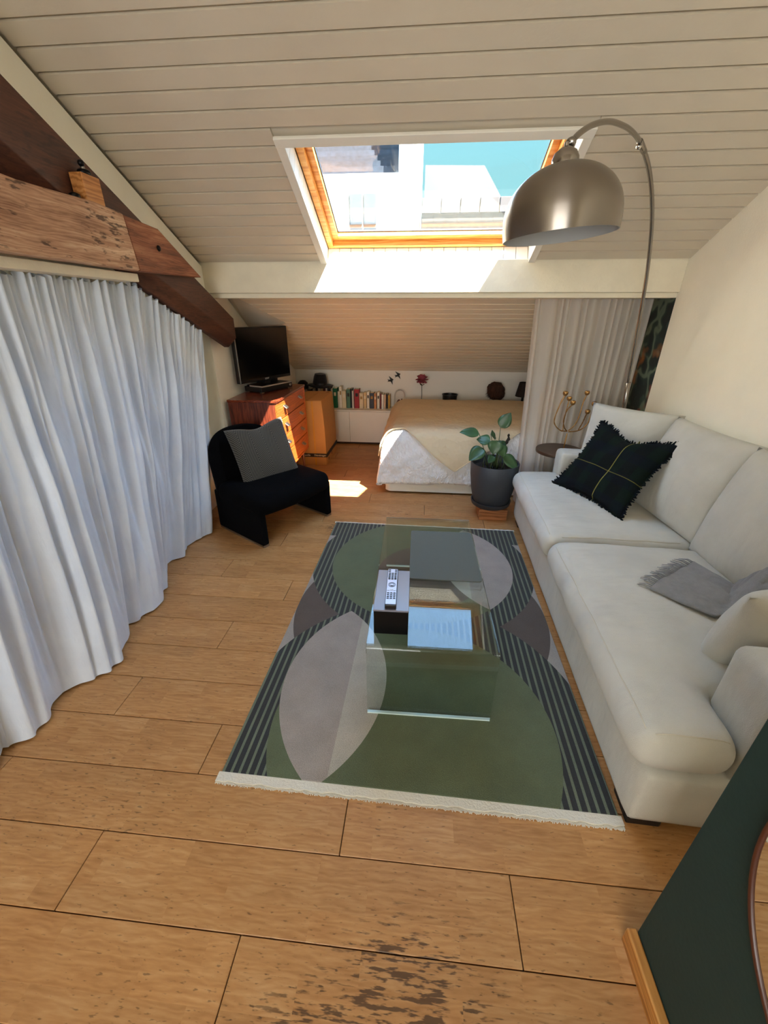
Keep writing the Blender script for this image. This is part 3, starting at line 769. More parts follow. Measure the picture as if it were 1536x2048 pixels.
# near seat cushion wraps in front of the arm: two soft volumes fused
bm = rounded_box_bm(0.44, 0.535, 0.09, 0.085, n=40, nz=12, crown=0.04, wr=0.012, ws=7, seed=9)
for q in bm.verts: q.co += Vector((0.385, 0.74, 0.425))
b2 = rounded_box_bm(0.165, 0.42, 0.088, 0.084, n=18, nz=10, crown=0.01, wr=0.006, ws=6, seed=2)
for q in b2.verts: q.co += Vector((0.105, 0.405, 0.422))
me2 = bpy.data.meshes.new('tmp'); b2.to_mesh(me2); b2.free(); bm.from_mesh(me2); bpy.data.meshes.remove(me2)
o = from_bm('seat_cushion', bm, M_SOFA, sf, True)
md = o.modifiers.new('fuse', 'REMESH'); md.mode = 'VOXEL'; md.voxel_size = 0.014; md.use_smooth_shade = True
md = o.modifiers.new('smooth', 'SMOOTH'); md.factor = 0.6; md.iterations = 10
M_SEAM = mat('cream_thread', (200, 194, 178), 0.9)
def seam(pts, r=0.0022): return tube('seam', pts, r, M_SEAM, sf, 6)
M_FOOT = mat('black_foot', (18, 16, 15), 0.5)
for xx, yy in ((0.03, 0.03), (0.85, 0.03), (0.03, 2.36), (0.85, 2.36)):
    bm = bmesh.new(); add_box(bm, xx, xx+0.12, yy, yy+0.12, 0.0, 0.07); bev(from_bm('foot', bm, M_FOOT, sf), 0.006)
def cushion(name, label, o, xa, ya, w, h, t, m, cat='cushion', pinch=0.05, wr=0.012, seed=0.0, n=26, sag=0.0, group=None):
    M = frame_from(o, xa, ya)
    bm = pillow_bm(w, h, t, n, pinch, wr, 7, seed, sag)
    ob = from_bm(name, bm, m, None, True); ob.matrix_world = M
    if label: tag(ob, label, cat, group)
    return ob
G = 'loose sofa back cushions'
cushion('back_cushion', 'cream sofa back cushion turned across the far corner behind the tartan cushion', (1.535, 3.145, 0.775), (0.70, -0.70, 0), (0.13, 0.13, 0.98), 0.63, 0.60, 0.24, M_SOFA, seed=1, group=G, pinch=0.04)
cushion('back_cushion', 'middle cream sofa back cushion leaning on wall right of tartan cushion', (1.66, 2.51, 0.78), (0.10, -1, 0), (0.27, 0.03, 0.96), 0.74, 0.63, 0.28, M_SOFA, seed=5, group=G, pinch=0.04)
cushion('back_cushion', 'cream sofa back cushion nearest the camera, behind the grey scarf', (1.665, 1.83, 0.775), (0.03, -1, 0), (0.24, 0, 0.97), 0.72, 0.64, 0.29, M_SOFA, seed=8, group=G, pinch=0.04)
cushion('side_cushion', 'small cream cushion standing against the near sofa arm', (1.40, 1.255, 0.675), (1, 0.06, 0.0), (0, -0.25, 0.96), 0.60, 0.38, 0.25, M_SOFA, seed=12, pinch=0.04)
# tartan cushion with a ragged edge
m, nt_, b_ = new_mat('dark_tartan')
tc = nt_.nodes.new('ShaderNodeTexCoord'); sx = nt_.nodes.new('ShaderNodeSeparateXYZ'); nt_.links.new(tc.outputs['Object'], sx.inputs[0])
X, Y = V(nt_, sx.outputs['X']), V(nt_, sx.outputs['Y'])
band = lambda v, p, a, b: ((v + 3.0)/p).fract().gt(a) * ((v + 3.0)/p).fract().lt(b)
col = mixc(nt_, band(X, 0.16, 0.1, 0.55)*0.7, lin((14, 18, 18)), lin((15, 28, 22)))
col = mixc(nt_, band(Y, 0.16, 0.1, 0.55)*0.5, col, lin((12, 16, 27)))
yl = (X - 0.06).abs().lt(0.0028); yl2 = (Y + 0.045).abs().lt(0.0022)
col = mixc(nt_, yl, col, lin((126, 120, 60))); col = mixc(nt_, yl2*0.6, col, lin((126, 120, 60)))
nt_.links.new(col, b_.inputs['Base Color']); b_.inputs['Roughness'].default_value = 0.95; b_.inputs['Specular IOR Level'].default_value = 0.12
bump(nt_, b_, ntex(nt_, coords(nt_, 'Object'), 24, 4), 0.3, 0.01)
pc = (1.315, 2.80, 0.745)
M = frame_from(pc, (0.26, -0.60, 0.0), (0.30, 0.13, 0.43))
pl = thing('tartan_cushion', 'dark green tartan cushion with frayed edges on the far sofa seat', 'cushion'); pl.matrix_world = M
o = from_bm('cover', pillow_bm(0.65, 0.58, 0.16, 28, 0.15, 0.025, 8, 4, 0.05), m, pl, True)
bm = bmesh.new()
for side in range(4):
    for k in range(64):
        u = -1 + 2*(k+0.5)/64
        w, h = 0.325, 0.29
        if side == 0: p = Vector((w*u, -h*(1-0.15*(1-u*u)), 0)); d = Vector((0, -1, 0))
        elif side == 1: p = Vector((w*u, h*(1-0.15*(1-u*u)) - 0.05*math.exp(-(u/0.45)**2), 0)); d = Vector((0, 1, 0))
        elif side == 2: p = Vector((-w*(1-0.15*(1-u*u)), h*u, 0)); d = Vector((-1, 0, 0))
        else: p = Vector((w*(1-0.15*(1-u*u)), h*u, 0)); d = Vector((1, 0, 0))
        t = Vector((-d.y, d.x, 0)); l = random.uniform(0.010, 0.026)
        e_ = p + d*l + t*random.uniform(-0.012, 0.012) + Vector((0, 0, random.uniform(-0.01, 0.01)))
        v_ = [bm.verts.new(q) for q in (p - t*0.009 - d*0.004, p + t*0.009 - d*0.004, e_ + t*0.003, e_ - t*0.003)]
        bm.faces.new(v_)
o = stuff(from_bm('frayed_edge', bm, m, pl)); md = o.modifiers.new('s', 'SOLIDIFY'); md.thickness = 0.003
# stitched seams lie on the cushion surface
bpy.context.view_layer.update()
DG = bpy.context.evaluated_depsgraph_get()
SFM = sf.matrix_basis
def seam_on(pts):
    Q = []
    for x, y in pts:
        w_ = SFM @ Vector((x, y, 0)); hit, loc, nrm, *_ = SC.ray_cast(DG, Vector((w_.x, w_.y, 0.66)), Vector((0, 0, -1)))
        if hit: Q.append(SFM.inverted() @ (loc + nrm*0.0006))
    return Q
sm = [seam_on([(-0.020, 0.05+0.03*k) for k in range(39)]), seam_on([(0.0+0.02*k, 0.030) for k in range(12)]), seam_on([(-0.015, 1.35+0.03*k) for k in range(36)]), seam_on([(0.05+0.03*k, 1.325) for k in range(23)])]
for q in sm: seam(q)
# grey scarf
M_SCARF = mat('grey_wool', (124, 124, 126), 0.95, var=0.12, vscale=30, bs=0.4, bscale=160, sheen=0.3)
sc = thing('scarf', 'grey wool scarf with fringed end lying on the near sofa seat', 'scarf', (1.25, 1.66, 0.53))
ctl = [((1.08, 1.64, 0.528), (1.42, 1.905, 0.533)), ((1.16, 1.53, 0.532), (1.45, 1.80, 0.538)), ((1.245, 1.455, 0.537), (1.49, 1.71, 0.548)), ((1.34, 1.47, 0.56), (1.56, 1.74, 0.60)), ((1.46, 1.52, 0.64), (1.62, 1.74, 0.66)), ((1.72, 1.50, 0.74), (1.72, 1.64, 0.76))]
def rest(p, lift):
    hit, loc, *_ = SC.ray_cast(DG, Vector((p.x, p.y, 1.15)), Vector((0, 0, -1)))
    return max(p.z, loc.z + lift) if hit and loc.z < 0.64 else p.z
def scarf(u, v):
    f = u*(len(ctl)-1); i = min(int(f), len(ctl)-2); t = f-i; t = t*t*(3-2*t)*0.3 + t*0.7
    a = Vector(ctl[i][0]).lerp(Vector(ctl[i+1][0]), t); b = Vector(ctl[i][1]).lerp(Vector(ctl[i+1][1]), t)
    p = a.lerp(b, v)
    p.z = rest(p, 0.008)
    p.z += 0.013*abs(math.sin(v*PI*2.4 + u*2.0)) + 0.012*max(0, noise.noise(Vector((u*5, v*6, 1.0)))) + (0.01*u + 0.05*max(0.0, min(1.0, (u-0.5)/0.2)))*math.sin(v*PI)
    return p
o = grid('cloth', 60, 34, scarf, M_SCARF, None, True, 0.006); rooted(sc, o)
bm = bmesh.new()
for k in range(46):
    v = (k+0.5)/46; p = scarf(0, v); q = scarf(0.06, v); d = (p-q); d.z = 0; d.normalize()
    t = Vector((-d.y, d.x, 0)); L_ = random.uniform(0.05, 0.08); w_ = random.uniform(-0.018, 0.018)
    add_tube(bm, [p - d*0.004, p + d*L_*0.5 + t*w_*0.4, Vector((*(p + d*L_ + t*w_).xy, rest(p + d*L_ + t*w_ - Vector((0, 0, 0.3)), 0.004)))], [0.0026, 0.0022, 0.0012], 5)
rooted(sc, stuff(from_bm('fringe', bm, M_SCARF, None, True)))

# ------------------------------------------------------------------ black lounge chair and its cushion
M_CHAIR = mat('black_velvet', (7, 7, 9), 0.95, bs=0.2, bscale=120, spec=0.08)
M_STEEL = mat('brushed_steel', (170, 168, 164), 0.35, metal=1.0)
ca = math.atan2(0.844, 0.536)
ch = thing('lounge_chair', 'low black velvet lounge chair with rounded back by the curtain', 'chair', (-1.205, 2.715, 0), rot=(0, 0, ca))
CW = 0.775
for u0, v1, nm in ((0.0, 0.61, 'leg'), (CW-0.06, 0.50, 'leg')):
    pts = [(0.0, 0.018), (v1, 0.018), (v1-0.01, 0.36), (0.03, 0.37), (0.0, 0.33)]
    prism(nm, pts, 0, u0, u0+0.06, M_CHAIR, ch, b=0.012, seg=3)
    prism('foot_strip', [(0.004, 0.0), (v1-0.004, 0.0), (v1-0.004, 0.0175), (0.004, 0.0175)], 0, u0+0.004, u0+0.056, M_STEEL, ch)
bm = rounded_box_bm(CW/2+0.01, 0.29, 0.085, 0.075, n=20, nz=8, crown=0.02)
def seat_round(q):
    u = q.x/(CW/2)
    q.y += -0.04*(1-u*u) if q.y < 0 else 0
    return q
for q in bm.verts:
    seat_round(q.co); q.co += Vector((CW/2, 0.275, 0.345))
from_bm('seat', bm, M_CHAIR, ch, True)
def back(u, v):
    """closed loop u around the section thickness handled by solidify: u along plan, v height"""
    t = u*PI
    cu_, s_ = math.cos(t), max(0.0, math.sin(t))
    px = 0.045 + (CW-0.17)*(0.5-0.5*(abs(cu_)**0.8)*(1 if cu_ > 0 else -1))
    top = 0.40 + 0.43*(s_**0.42)
    z = 0.27 + (top-0.27)*v
    lean = 0.05*max(0, (z-0.35))/0.45
    py = 0.525 + 0.065*(s_**0.7) + lean
    return Vector((px, py, z))
o = grid('backrest', 40, 18, back, M_CHAIR, ch, True, 0.10)
md = o.modifiers.new('bevel', 'BEVEL'); md.width = 0.045; md.segments = 4; md.limit_method = 'ANGLE'; md.angle_limit = math.radians(60)
m, nt_, b_ = new_mat('charcoal_herringbone')
tc = nt_.nodes.new('ShaderNodeTexCoord'); sx = nt_.nodes.new('ShaderNodeSeparateXYZ'); nt_.links.new(tc.outputs['Object'], sx.inputs[0])
X, Y = V(nt_, sx.outputs['X']), V(nt_, sx.outputs['Y'])
zig = ((X + 3.0)/0.20).fract() - 0.5
ln = ((Y + zig.abs()*0.30 + 3.0)/0.022).fract()
hb = ln.lt(0.5)
nt_.links.new(mixc(nt_, hb, lin((84, 80, 71)), lin((34, 33, 30))), b_.inputs['Base Color']); b_.inputs['Roughness'].default_value = 0.95; b_.inputs['Sheen Weight'].default_value = 0.2
bump(nt_, b_, hb.s, 0.5, 0.005)
cc_ = ch.matrix_basis @ Vector((0.40, 0.395, 0.625))
R3 = Matrix.Rotation(ca, 3, 'Z')
cushion('chair_cushion', 'charcoal zigzag knit cushion leaning on the black chair back', cc_, R3 @ Vector((1, -0.12, 0.05)), R3 @ Vector((-0.03, 0.36, 0.93)), 0.54, 0.50, 0.17, m, pinch=0.05, wr=0.014, seed=6, n=30, sag=0.035)

# ------------------------------------------------------------------ chest of drawers
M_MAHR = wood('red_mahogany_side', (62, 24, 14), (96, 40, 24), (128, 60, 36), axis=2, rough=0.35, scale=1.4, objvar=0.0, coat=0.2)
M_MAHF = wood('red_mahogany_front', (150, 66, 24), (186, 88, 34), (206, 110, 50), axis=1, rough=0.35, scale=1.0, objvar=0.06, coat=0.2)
dr = thing('chest_of_drawers', 'reddish wooden chest of four drawers on thin legs carrying the television', 'dresser', (-1.54, 4.11, 0))
DX0, DX1, DY0, DY1, DZ0, DZ1 = -1.755, -1.30, 3.64, 4.58, 0.265, 0.985
def dpart(o): return rooted(dr, o)
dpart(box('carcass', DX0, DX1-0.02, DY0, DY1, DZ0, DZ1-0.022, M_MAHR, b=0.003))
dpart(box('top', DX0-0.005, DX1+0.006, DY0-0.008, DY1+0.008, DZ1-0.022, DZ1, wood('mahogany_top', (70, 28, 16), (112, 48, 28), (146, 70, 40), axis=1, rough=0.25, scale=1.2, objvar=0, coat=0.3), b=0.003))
for a, b in ((DY0, DY0+0.02), (DY1-0.02, DY1)): dpart(box('side_edge', DX1-0.02, DX1, a, b, DZ0, DZ1-0.022, M_MAHF, b=0.002))
dpart(box('bottom_rail', DX1-0.02, DX1, DY0+0.02, DY1-0.02, DZ0, DZ0+0.02, M_MAHF, b=0.002))
dh = (DZ1-0.022-DZ0-0.02)/4
for k in range(4):
    z0 = DZ0+0.02+dh*k
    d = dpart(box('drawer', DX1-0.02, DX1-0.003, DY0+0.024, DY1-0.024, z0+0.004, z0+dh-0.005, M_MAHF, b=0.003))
    for yy in (DY0+0.22, DY1-0.22):
        bm = bmesh.new(); zc = z0+dh*0.5
        add_prism(bm, [(DX1-0.003, zc+0.028), (DX1+0.030, zc+0.002), (DX1+0.030, zc-0.006), (DX1-0.003, zc+0.012)], 1, yy-0.032, yy+0.032)
        bev(from_bm('handle', bm, M_STEEL, d), 0.002)
for xx, yy in ((DX0+0.05, DY0+0.05), (DX1-0.06, DY0+0.05), (DX0+0.05, DY1-0.05), (DX1-0.06, DY1-0.05)):
    dpart(lathe('leg', [(0, 0), (0.010, 0), (0.020, DZ0), (0, DZ0)], M_MAHR, None, 14, (xx, yy, 0)))
# television, stand and player
M_TV = mat('tv_screen', (8, 8, 10), 0.12, spec=0.5); M_BP = MATS['black_plastic']
TVD = Vector((0.30, 0.68, 0)).normalized(); TVN = Vector((TVD.y, -TVD.x, 0))
tv = thing('television', 'flat black television angled toward the sofa on the chest of drawers', 'television'); tv.matrix_world = frame_from((-1.575, 4.225, DZ1), TVD, (0, 0, 1))
# local x along the screen, y up, z towards the viewer
box('casing', -0.36, 0.36, 0.095, 0.59, -0.05, -0.002, M_BP, tv, b=0.006); box('screen', -0.345, 0.345, 0.125, 0.575, -0.002, 0.003, M_TV, tv)
box('bezel_strip', -0.36, -0.352, 0.095, 0.59, -0.002, 0.004, mat('grey_bezel', (120, 118, 116), 0.4), tv)
box('stand_neck', -0.04, 0.04, 0.066, 0.10, -0.03, 0.0, M_BP, tv)
st_ = box('stand_base', -0.20, 0.20, 0.0555, 0.066, -0.09, 0.115, M_GBLK, tv, b=0.003)
bm = bmesh.new()
for a in ((-0.205, 0.205, 0.0555, 0.067, 0.115, 0.130), (-0.215, -0.20, 0.0555, 0.067, -0.04, 0.130), (0.20, 0.215, 0.0555, 0.067, -0.04, 0.130)): add_box(bm, *a)
o = from_bm('silver_rim', bm, mat('silver_rim', (176, 166, 156), 0.35, metal=0.3), tv); o['label'] = 'pale silver rim of the stand'
def curve_to_mesh(name, c, m, parent, M):
    t = bpy.data.objects.new('tmp', c); COL.objects.link(t); bpy.context.view_layer.update()
    me = bpy.data.meshes.new_from_object(t.evaluated_get(bpy.context.evaluated_depsgraph_get()))
    bpy.data.objects.remove(t); bpy.data.curves.remove(c); me.materials.clear()
    o = link_mesh(name, me, m, parent); o.matrix_basis = M; return o
cu2 = bpy.data.curves.new('lettering', 'FONT'); cu2.body = 'SONY'; cu2.size = 0.022; cu2.extrude = 0.0005; cu2.align_x = 'CENTER'
curve_to_mesh('lettering', cu2, mat('light_print', (200, 198, 196), 0.5), tv, Matrix.Translation((0.0, 0.103, -0.001)))
pv = thing('media_player', 'low black media player under the television stand', 'player'); pv.matrix_world = frame_from((-1.575, 4.225, DZ1), TVD, (0, 0, 1))
box('body', -0.225, 0.225, 0.008, 0.055, -0.10, 0.125, M_BP, pv, b=0.004)
for xx in (-0.19, 0.19): box('foot', xx-0.015, xx+0.015, 0.0, 0.008, 0.08, 0.11, M_STEEL, pv); box('foot', xx-0.015, xx+0.015, 0.0, 0.008, -0.09, -0.06, M_STEEL, pv)
bm = bmesh.new(); add_lathe(bm, [(0, 0), (0.014, 0), (0.014, 0.01), (0, 0.01)], 18, M=Matrix.Translation((0.19, 0.032, 0.125))); from_bm('knob', bm, M_STEEL, pv, True)
sp_ = thing('loudspeaker', 'small dark box speaker behind the television on chest of drawers', 'speaker', (-1.685, 4.505, DZ1))
box('cabinet', -0.10, 0.10, -0.055, 0.055, 0.0, 0.17, M_BP, sp_, b=0.006); box('grille', 0.10, 0.104, -0.045, 0.045, 0.012, 0.158, mat('speaker_cloth', (30, 26, 24), 0.95), sp_)

# ------------------------------------------------------------------ tall cardboard box
M_CARD = mat('cardboard', (192, 142, 84), 0.85, var=0.06, vscale=5, bs=0.1, bscale=60, stretch=(1, 8, 1))
M_CARDD = mat('dark_print', (44, 40, 38), 0.8)
cx_ = thing('cardboard_box', 'tall brown cardboard moving box beside the chest of drawers', 'box', (-1.31, 5.03, 0))
bm = rounded_box_bm(0.178, 0.315, 0.39, 0.006, n=8, nz=8)
for q in bm.verts:
    zz = (q.co.z+0.39)/0.78
    q.co.x += 0.012*math.sin(zz*PI)*(1 if q.co.x > 0 else -1) - 0.018*zz*(1 if q.co.x > 0 else 0)
    q.co.z += 0.39
from_bm('carton', bm, M_CARD, cx_)
for a, b in ((-0.178, -0.003), (0.003, 0.16)):
    box('flap', a, b, -0.31, 0.31, 0.781, 0.786, M_CARD, cx_, b=0.001)
box('tape', 0.04, 0.055, -0.3185, -0.3172, 0.0, 0.775, mat('packing_tape', (206, 150, 70), 0.25), cx_)
box('print_band', -0.186, 0.188, -0.3205, -0.3178, 0.105, 0.150, M_CARDD, cx_); box('print_band', 0.1875, 0.1905, -0.3205, 0.316, 0.105, 0.150, M_CARDD, cx_)
def text(name, body, size, m, parent, M):
    c = bpy.data.curves.new(name, 'FONT'); c.body = body; c.size = size; c.extrude = 0.0006; c.align_x = 'CENTER'; c.align_y = 'CENTER'
    return curve_to_mesh(name, c, m, parent, M)
M_PRW = mat('white_print', (236, 226, 206), 0.7)
FR = Matrix.Rotation(PI/2, 4, 'X')
for tx, body in ((-0.075, 'de famille'), (0.105, 'Déménager')):
    text('lettering', body, 0.031, M_PRW, cx_, Matrix.Translation((tx, -0.321, 0.1275)) @ FR)
# handling marks: open square glyph, a bottle-in-square glyph, two marks on the side
for z, full_ in ((0.335, False), (0.245, True)):
    bm = bmesh.new()
    add_box(bm, -0.075, -0.070, -0.3182, -0.3170, z-0.02, z+0.02); add_box(bm, -0.035, -0.030, -0.3182, -0.3170, z-0.02, z+0.02); add_box(bm, -0.075, -0.030, -0.3182, -0.3170, z-0.025, z-0.02)
    if full_: add_box(bm, -0.075, -0.030, -0.3182, -0.3170, z+0.02, z+0.025); add_box(bm, -0.068, -0.055, -0.3182, -0.3170, z-0.005, z+0.016)
    from_bm('printed_mark', bm, M_CARDD, cx_)
SD = Matrix.Translation((0.1795, -0.18, 0.045)) @ Matrix.Rotation(PI/2, 4, 'Z') @ FR
text('printed_mark', 'M', 0.06, M_CARDD, cx_, SD)
bm = bmesh.new(); add_prism(bm, [(-0.012, 0.05), (0.012, 0.05), (0.012, 0.085), (0.0, 0.10), (-0.012, 0.085)], 0, 0.1785, 0.1805); o = from_bm('printed_mark', bm, M_CARDD, cx_)
text('printed_mark', '77', 0.04, M_CARDD, cx_, Matrix.Translation((0.12, 0.22, 0.7868)))

# ------------------------------------------------------------------ low white cabinet along the back wall
cbn = thing('low_cabinet', 'low white cabinet with flat doors along the back wall', 'cabinet', (0, 5.79, 0))
CY0, CY1, CT = 5.645, 5.945, 0.485
o = box('carcass', -1.785, 1.80, CY0+0.02, CY1, 0.03, CT-0.018, M_WHITE); rooted(cbn, o)
o = box('top', -1.79, 1.81, CY0-0.004, CY1, CT-0.018, CT, M_WHITE, b=0.002); rooted(cbn, o)
o = box('plinth', -1.785, 1.80, CY0+0.04, CY0+0.06, 0.0, 0.03, mat('dark_plinth', (60, 40, 28), 0.8)); rooted(cbn, o)
for k in range(6):
    a = -1.785 + (0.0 if k == 0 else 0.195) + 0.6*(k-1 if k else 0); b = -1.59 if k == 0 else a+0.6
    o = box('door', a+0.002, b-0.002, CY0, CY0+0.018, 0.032, CT-0.021, M_WHITE, b=0.0015); rooted(cbn, o)

# books: x centre, width, height, colour, label
books = [(-1.565, 0.055, 0.25, (38, 34, 36), 'black thick book at the far left under the hat'),
 (-1.500, 0.034, 0.262, (150, 140, 132), 'grey spined book under the hat brim'), (-1.462, 0.026, 0.268, (46, 40, 42), 'slim black book under the middle of hat'),
 (-1.425, 0.040, 0.275, (206, 196, 178), 'off-white book right below the hat crown'), (-1.385, 0.028, 0.288, (196, 166, 112), 'straw-coloured slim book right of the hat'),
 (-1.352, 0.026, 0.292, (96, 42, 38), 'dark maroon book right of the straw-coloured book'), (-1.322, 0.024, 0.285, (228, 222, 212), 'thin white book beside black book above box'),
 (-1.285, 0.040, 0.278, (26, 26, 30), 'black book leaning above the cardboard box edge'),
 (-1.246, 0.024, 0.262, (206, 204, 190), 'narrow pale book just left of the bright green book'), (-1.205, 0.056, 0.268, (24, 112, 76), 'tall bright green hardback book'),
 (-1.160, 0.026, 0.225, (222, 214, 196), 'shorter white book right of the bright green one'), (-1.128, 0.034, 0.292, (236, 228, 212), 'tallest white book in the row'),
 (-1.080, 0.056, 0.235, (226, 208, 170), 'thick cream book right of tallest white book'), (-1.018, 0.052, 0.258, (84, 122, 98), 'sage green book in the middle of row'),
 (-0.977, 0.020, 0.262, (40, 44, 44), 'slim black book right of the sage green book'), (-0.952, 0.024, 0.238, (206, 198, 188), 'thin light grey book left of the red book'),
 (-0.902, 0.066, 0.258, (168, 36, 42), 'thick red book in the middle of the row'), (-0.836, 0.054, 0.205, (226, 204, 168), 'wide cream paperback right of the red book'),
 (-0.784, 0.040, 0.215, (216, 184, 132), 'sand coloured paperback in the low half of the row'), (-0.742, 0.036, 0.226, (232, 222, 204), 'white paperback left of the slate blue book'),
 (-0.690, 0.056, 0.212, (60, 70, 80), 'slate blue paperback between white and tan ones'), (-0.640, 0.032, 0.210, (206, 140, 88), 'orange-tan paperback right of slate blue one'),
 (-0.598, 0.036, 0.222, (230, 222, 206), 'white paperback with dark dot on spine'), (-0.564, 0.018, 0.208, (120, 36, 34), 'thin dark red paperback'),
 (-0.536, 0.030, 0.200, (232, 226, 214), 'ivory paperback right of thin dark red one'), (-0.504, 0.026, 0.198, (208, 176, 148), 'beige paperback near the right end of the row'),
 (-0.476, 0.018, 0.196, (44, 40, 44), 'thin black paperback, second from the row end'), (-0.450, 0.028, 0.188, (196, 150, 60), 'mustard paperback ending the row by the glass dome')]
M_PAGE = mat('book_pages', (232, 222, 196), 0.9)
for i, (x, w, h, c, lab) in enumerate(books):
    d = random.uniform(0.13, 0.17); y1 = 5.93 - random.uniform(0.0, 0.03)
    h -= 0.0
    bk = thing('book', lab, 'book', (x, y1 - d, CT), 'books on the low cabinet')
    mm = mat('cover_%d' % i, c, 0.6, var=0.08, vscale=12)
    t = 0.0025
    bm = bmesh.new(); add_box(bm, -w/2+0.0006, w/2-0.0006, 0, t, 0, h); add_box(bm, -w/2+0.0006, -w/2+t, t, d, 0, h); add_box(bm, w/2-t, w/2-0.0006, t, d, 0, h)
    o = from_bm('cover', bm, mm, bk); bev(o, 0.0012, 2)
    box('pages', -w/2+t, w/2-t, t, d-0.004, 0.003, h-0.004, M_PAGE, bk)
    if w > 0.03:
        box('spine_label', -w/2*0.55, w/2*0.55, -0.0006, 0.0002, h*0.62, h*0.80, mat('label_%d' % (i % 3), [(230, 220, 196), (40, 36, 36), (170, 130, 70)][i % 3], 0.7), bk)
# hats on the books
M_FELT = mat('black_felt', (15, 14, 18), 0.95, sheen=0.2)
ht = thing('hat', 'black felt hat with turned brim resting on the books', 'hat', (-1.415, 5.80, CT+0.302), rot=(0.04, 0.06, 0.3))
lathe('crown', [(0.100, 0.012), (0.098, 0.05), (0.088, 0.11), (0.074, 0.150), (0.040, 0.158), (0.0, 0.148)], M_FELT, ht, 30)
def brim(u, v):
    a = 2*PI*u; r = 0.095 + 0.085*v
    return Vector((r*math.cos(a)*1.02, r*0.72*math.sin(a), 0.014 - 0.022*v*v + 0.010*v*math.cos(2*a)))
grid('brim', 40, 6, brim, M_FELT, ht, True, 0.004, True)
lathe('hat_band', [(0.1015, 0.016), (0.1005, 0.040), (0.0985, 0.040), (0.0985, 0.016)], mat('black_ribbon', (24, 22, 24), 0.4), ht, 30)
cp = thing('cap', 'small rounded black cap left of the felt hat', 'hat', (-1.66, 5.80, CT+0.2505))
lathe('crown', [(0.075, 0.0), (0.078, 0.04), (0.066, 0.085), (0.035, 0.112), (0, 0.118)], M_FELT, cp, 26)
def visor(u, v):
    a = PI + PI*u; r = 0.07+0.05*v*math.sin(PI*u)
    return Vector((r*math.cos(a), r*math.sin(a)*0.8, 0.012-0.006*v))
grid('visor', 16, 4, visor, M_FELT, cp, True, 0.004)
# glass dome, flower, swallows, bowl, furry hat
gd = thing('glass_dome', 'clear glass dome with small dried arrangement beside the books', 'ornament', (-0.30, 5.79, CT))
M_DOME = thin_glass('dome_glass', (0.96, 0.96, 0.96), 0.4, 1.35)
lathe('dome', [(0.085, 0.014), (0.085, 0.17), (0.078, 0.215), (0.058, 0.25), (0.028, 0.266), (0, 0.27)], M_DOME, gd, 36)
lathe('base', [(0, 0), (0.095, 0), (0.095, 0.010), (0.088, 0.014), (0, 0.014)], mat('dark_wood_base', (46, 26, 18), 0.5), gd, 36)
bm = bmesh.new()
for k in range(9):
    a = k*2.4; add_tube(bm, [(0, 0, 0.014), (0.02*math.cos(a), 0.02*math.sin(a), 0.06), (0.04*math.cos(a), 0.04*math.sin(a), 0.085+0.012*(k % 4))], 0.0025, 5)
    bmesh.ops.create_icosphere(bm, subdivisions=1, radius=0.010, matrix=Matrix.Translation((0.04*math.cos(a), 0.04*math.sin(a), 0.09+0.012*(k % 4))))
stuff(from_bm('dried_flowers', bm, mat('dried_petals', (120, 56, 44), 0.9), gd, True))
fw_ = thing('artificial_flower', 'dusty pink peony on a thin stem against the back wall', 'flower', (0.0, 5.80, CT))
M_ROSE = mat('pink_petal', (176, 84, 96), 0.8, var=0.25, vscale=30); M_STEM = mat('green_stem', (58, 56, 34), 0.7)
tube('stem', [(0, 0, 0.065), (0.002, 0, 0.2), (-0.004, 0, 0.33)], 0.004, M_STEM, fw_)
lathe('bud_vase', [(0, 0), (0.03, 0), (0.036, 0.04), (0.014, 0.085), (0.012, 0.12), (0.009, 0.12), (0.009, 0.07), (0, 0.066)], mat('white_ceramic', (226, 222, 214), 0.3), fw_, 24)
def petal(bm, c, d, up, L, Wd, curl):
    d = d.normalized(); s = d.cross(up).normalized(); n = s.cross(d)
    R = []
    for i in range(5):
        t = i/4; hw = Wd*math.sin(PI*(0.12+0.80*t))
        R.append([bm.verts.new(c + d*L*t + s*hw*q + n*(curl*t*t + 0.35*hw*q*q)) for q in (-1, -0.4, 0.4, 1)])
    for a, b in zip(R, R[1:]):
        for k in range(3): bm.faces.new((a[k], a[k+1], b[k+1], b[k]))
for ringi, (nn, tilt, L, Wd) in enumerate(((5, 1.40, 0.055, 0.022), (8, 1.15, 0.070, 0.028), (10, 0.80, 0.085, 0.034), (12, 0.40, 0.092, 0.036), (12, -0.05, 0.090, 0.036), (10, -0.55, 0.075, 0.034))):
    for k in range(nn):
        a = 2*PI*(k+0.37*ringi)/nn + random.uniform(-0.1, 0.1); tl = tilt + random.uniform(-0.1, 0.1)
        bm = bmesh.new(); d = Vector((math.cos(a)*math.cos(tl), math.sin(a)*math.cos(tl), math.sin(tl)))
        petal(bm, Vector((-0.004, -0.008, 0.385)), d, Vector((0, 0, 1)) if abs(tl) < 1.2 else Vector((math.cos(a), math.sin(a), 0.3)), L, Wd, 0.018)
        o = from_bm('petal', bm, M_ROSE, fw_, True)
for a in (0.3, 2.2, 4.0):
    bm = bmesh.new(); petal(bm, Vector((-0.003, 0, 0.315)), Vector((math.cos(a), math.sin(a), 0.5)), Vector((0, 0, 1)), 0.05, 0.014, 0.004); from_bm('leaf', bm, M_STEM, fw_, True)
M_BIRD = mat('dark_bronze', (34, 30, 24), 0.5, metal=0.3)
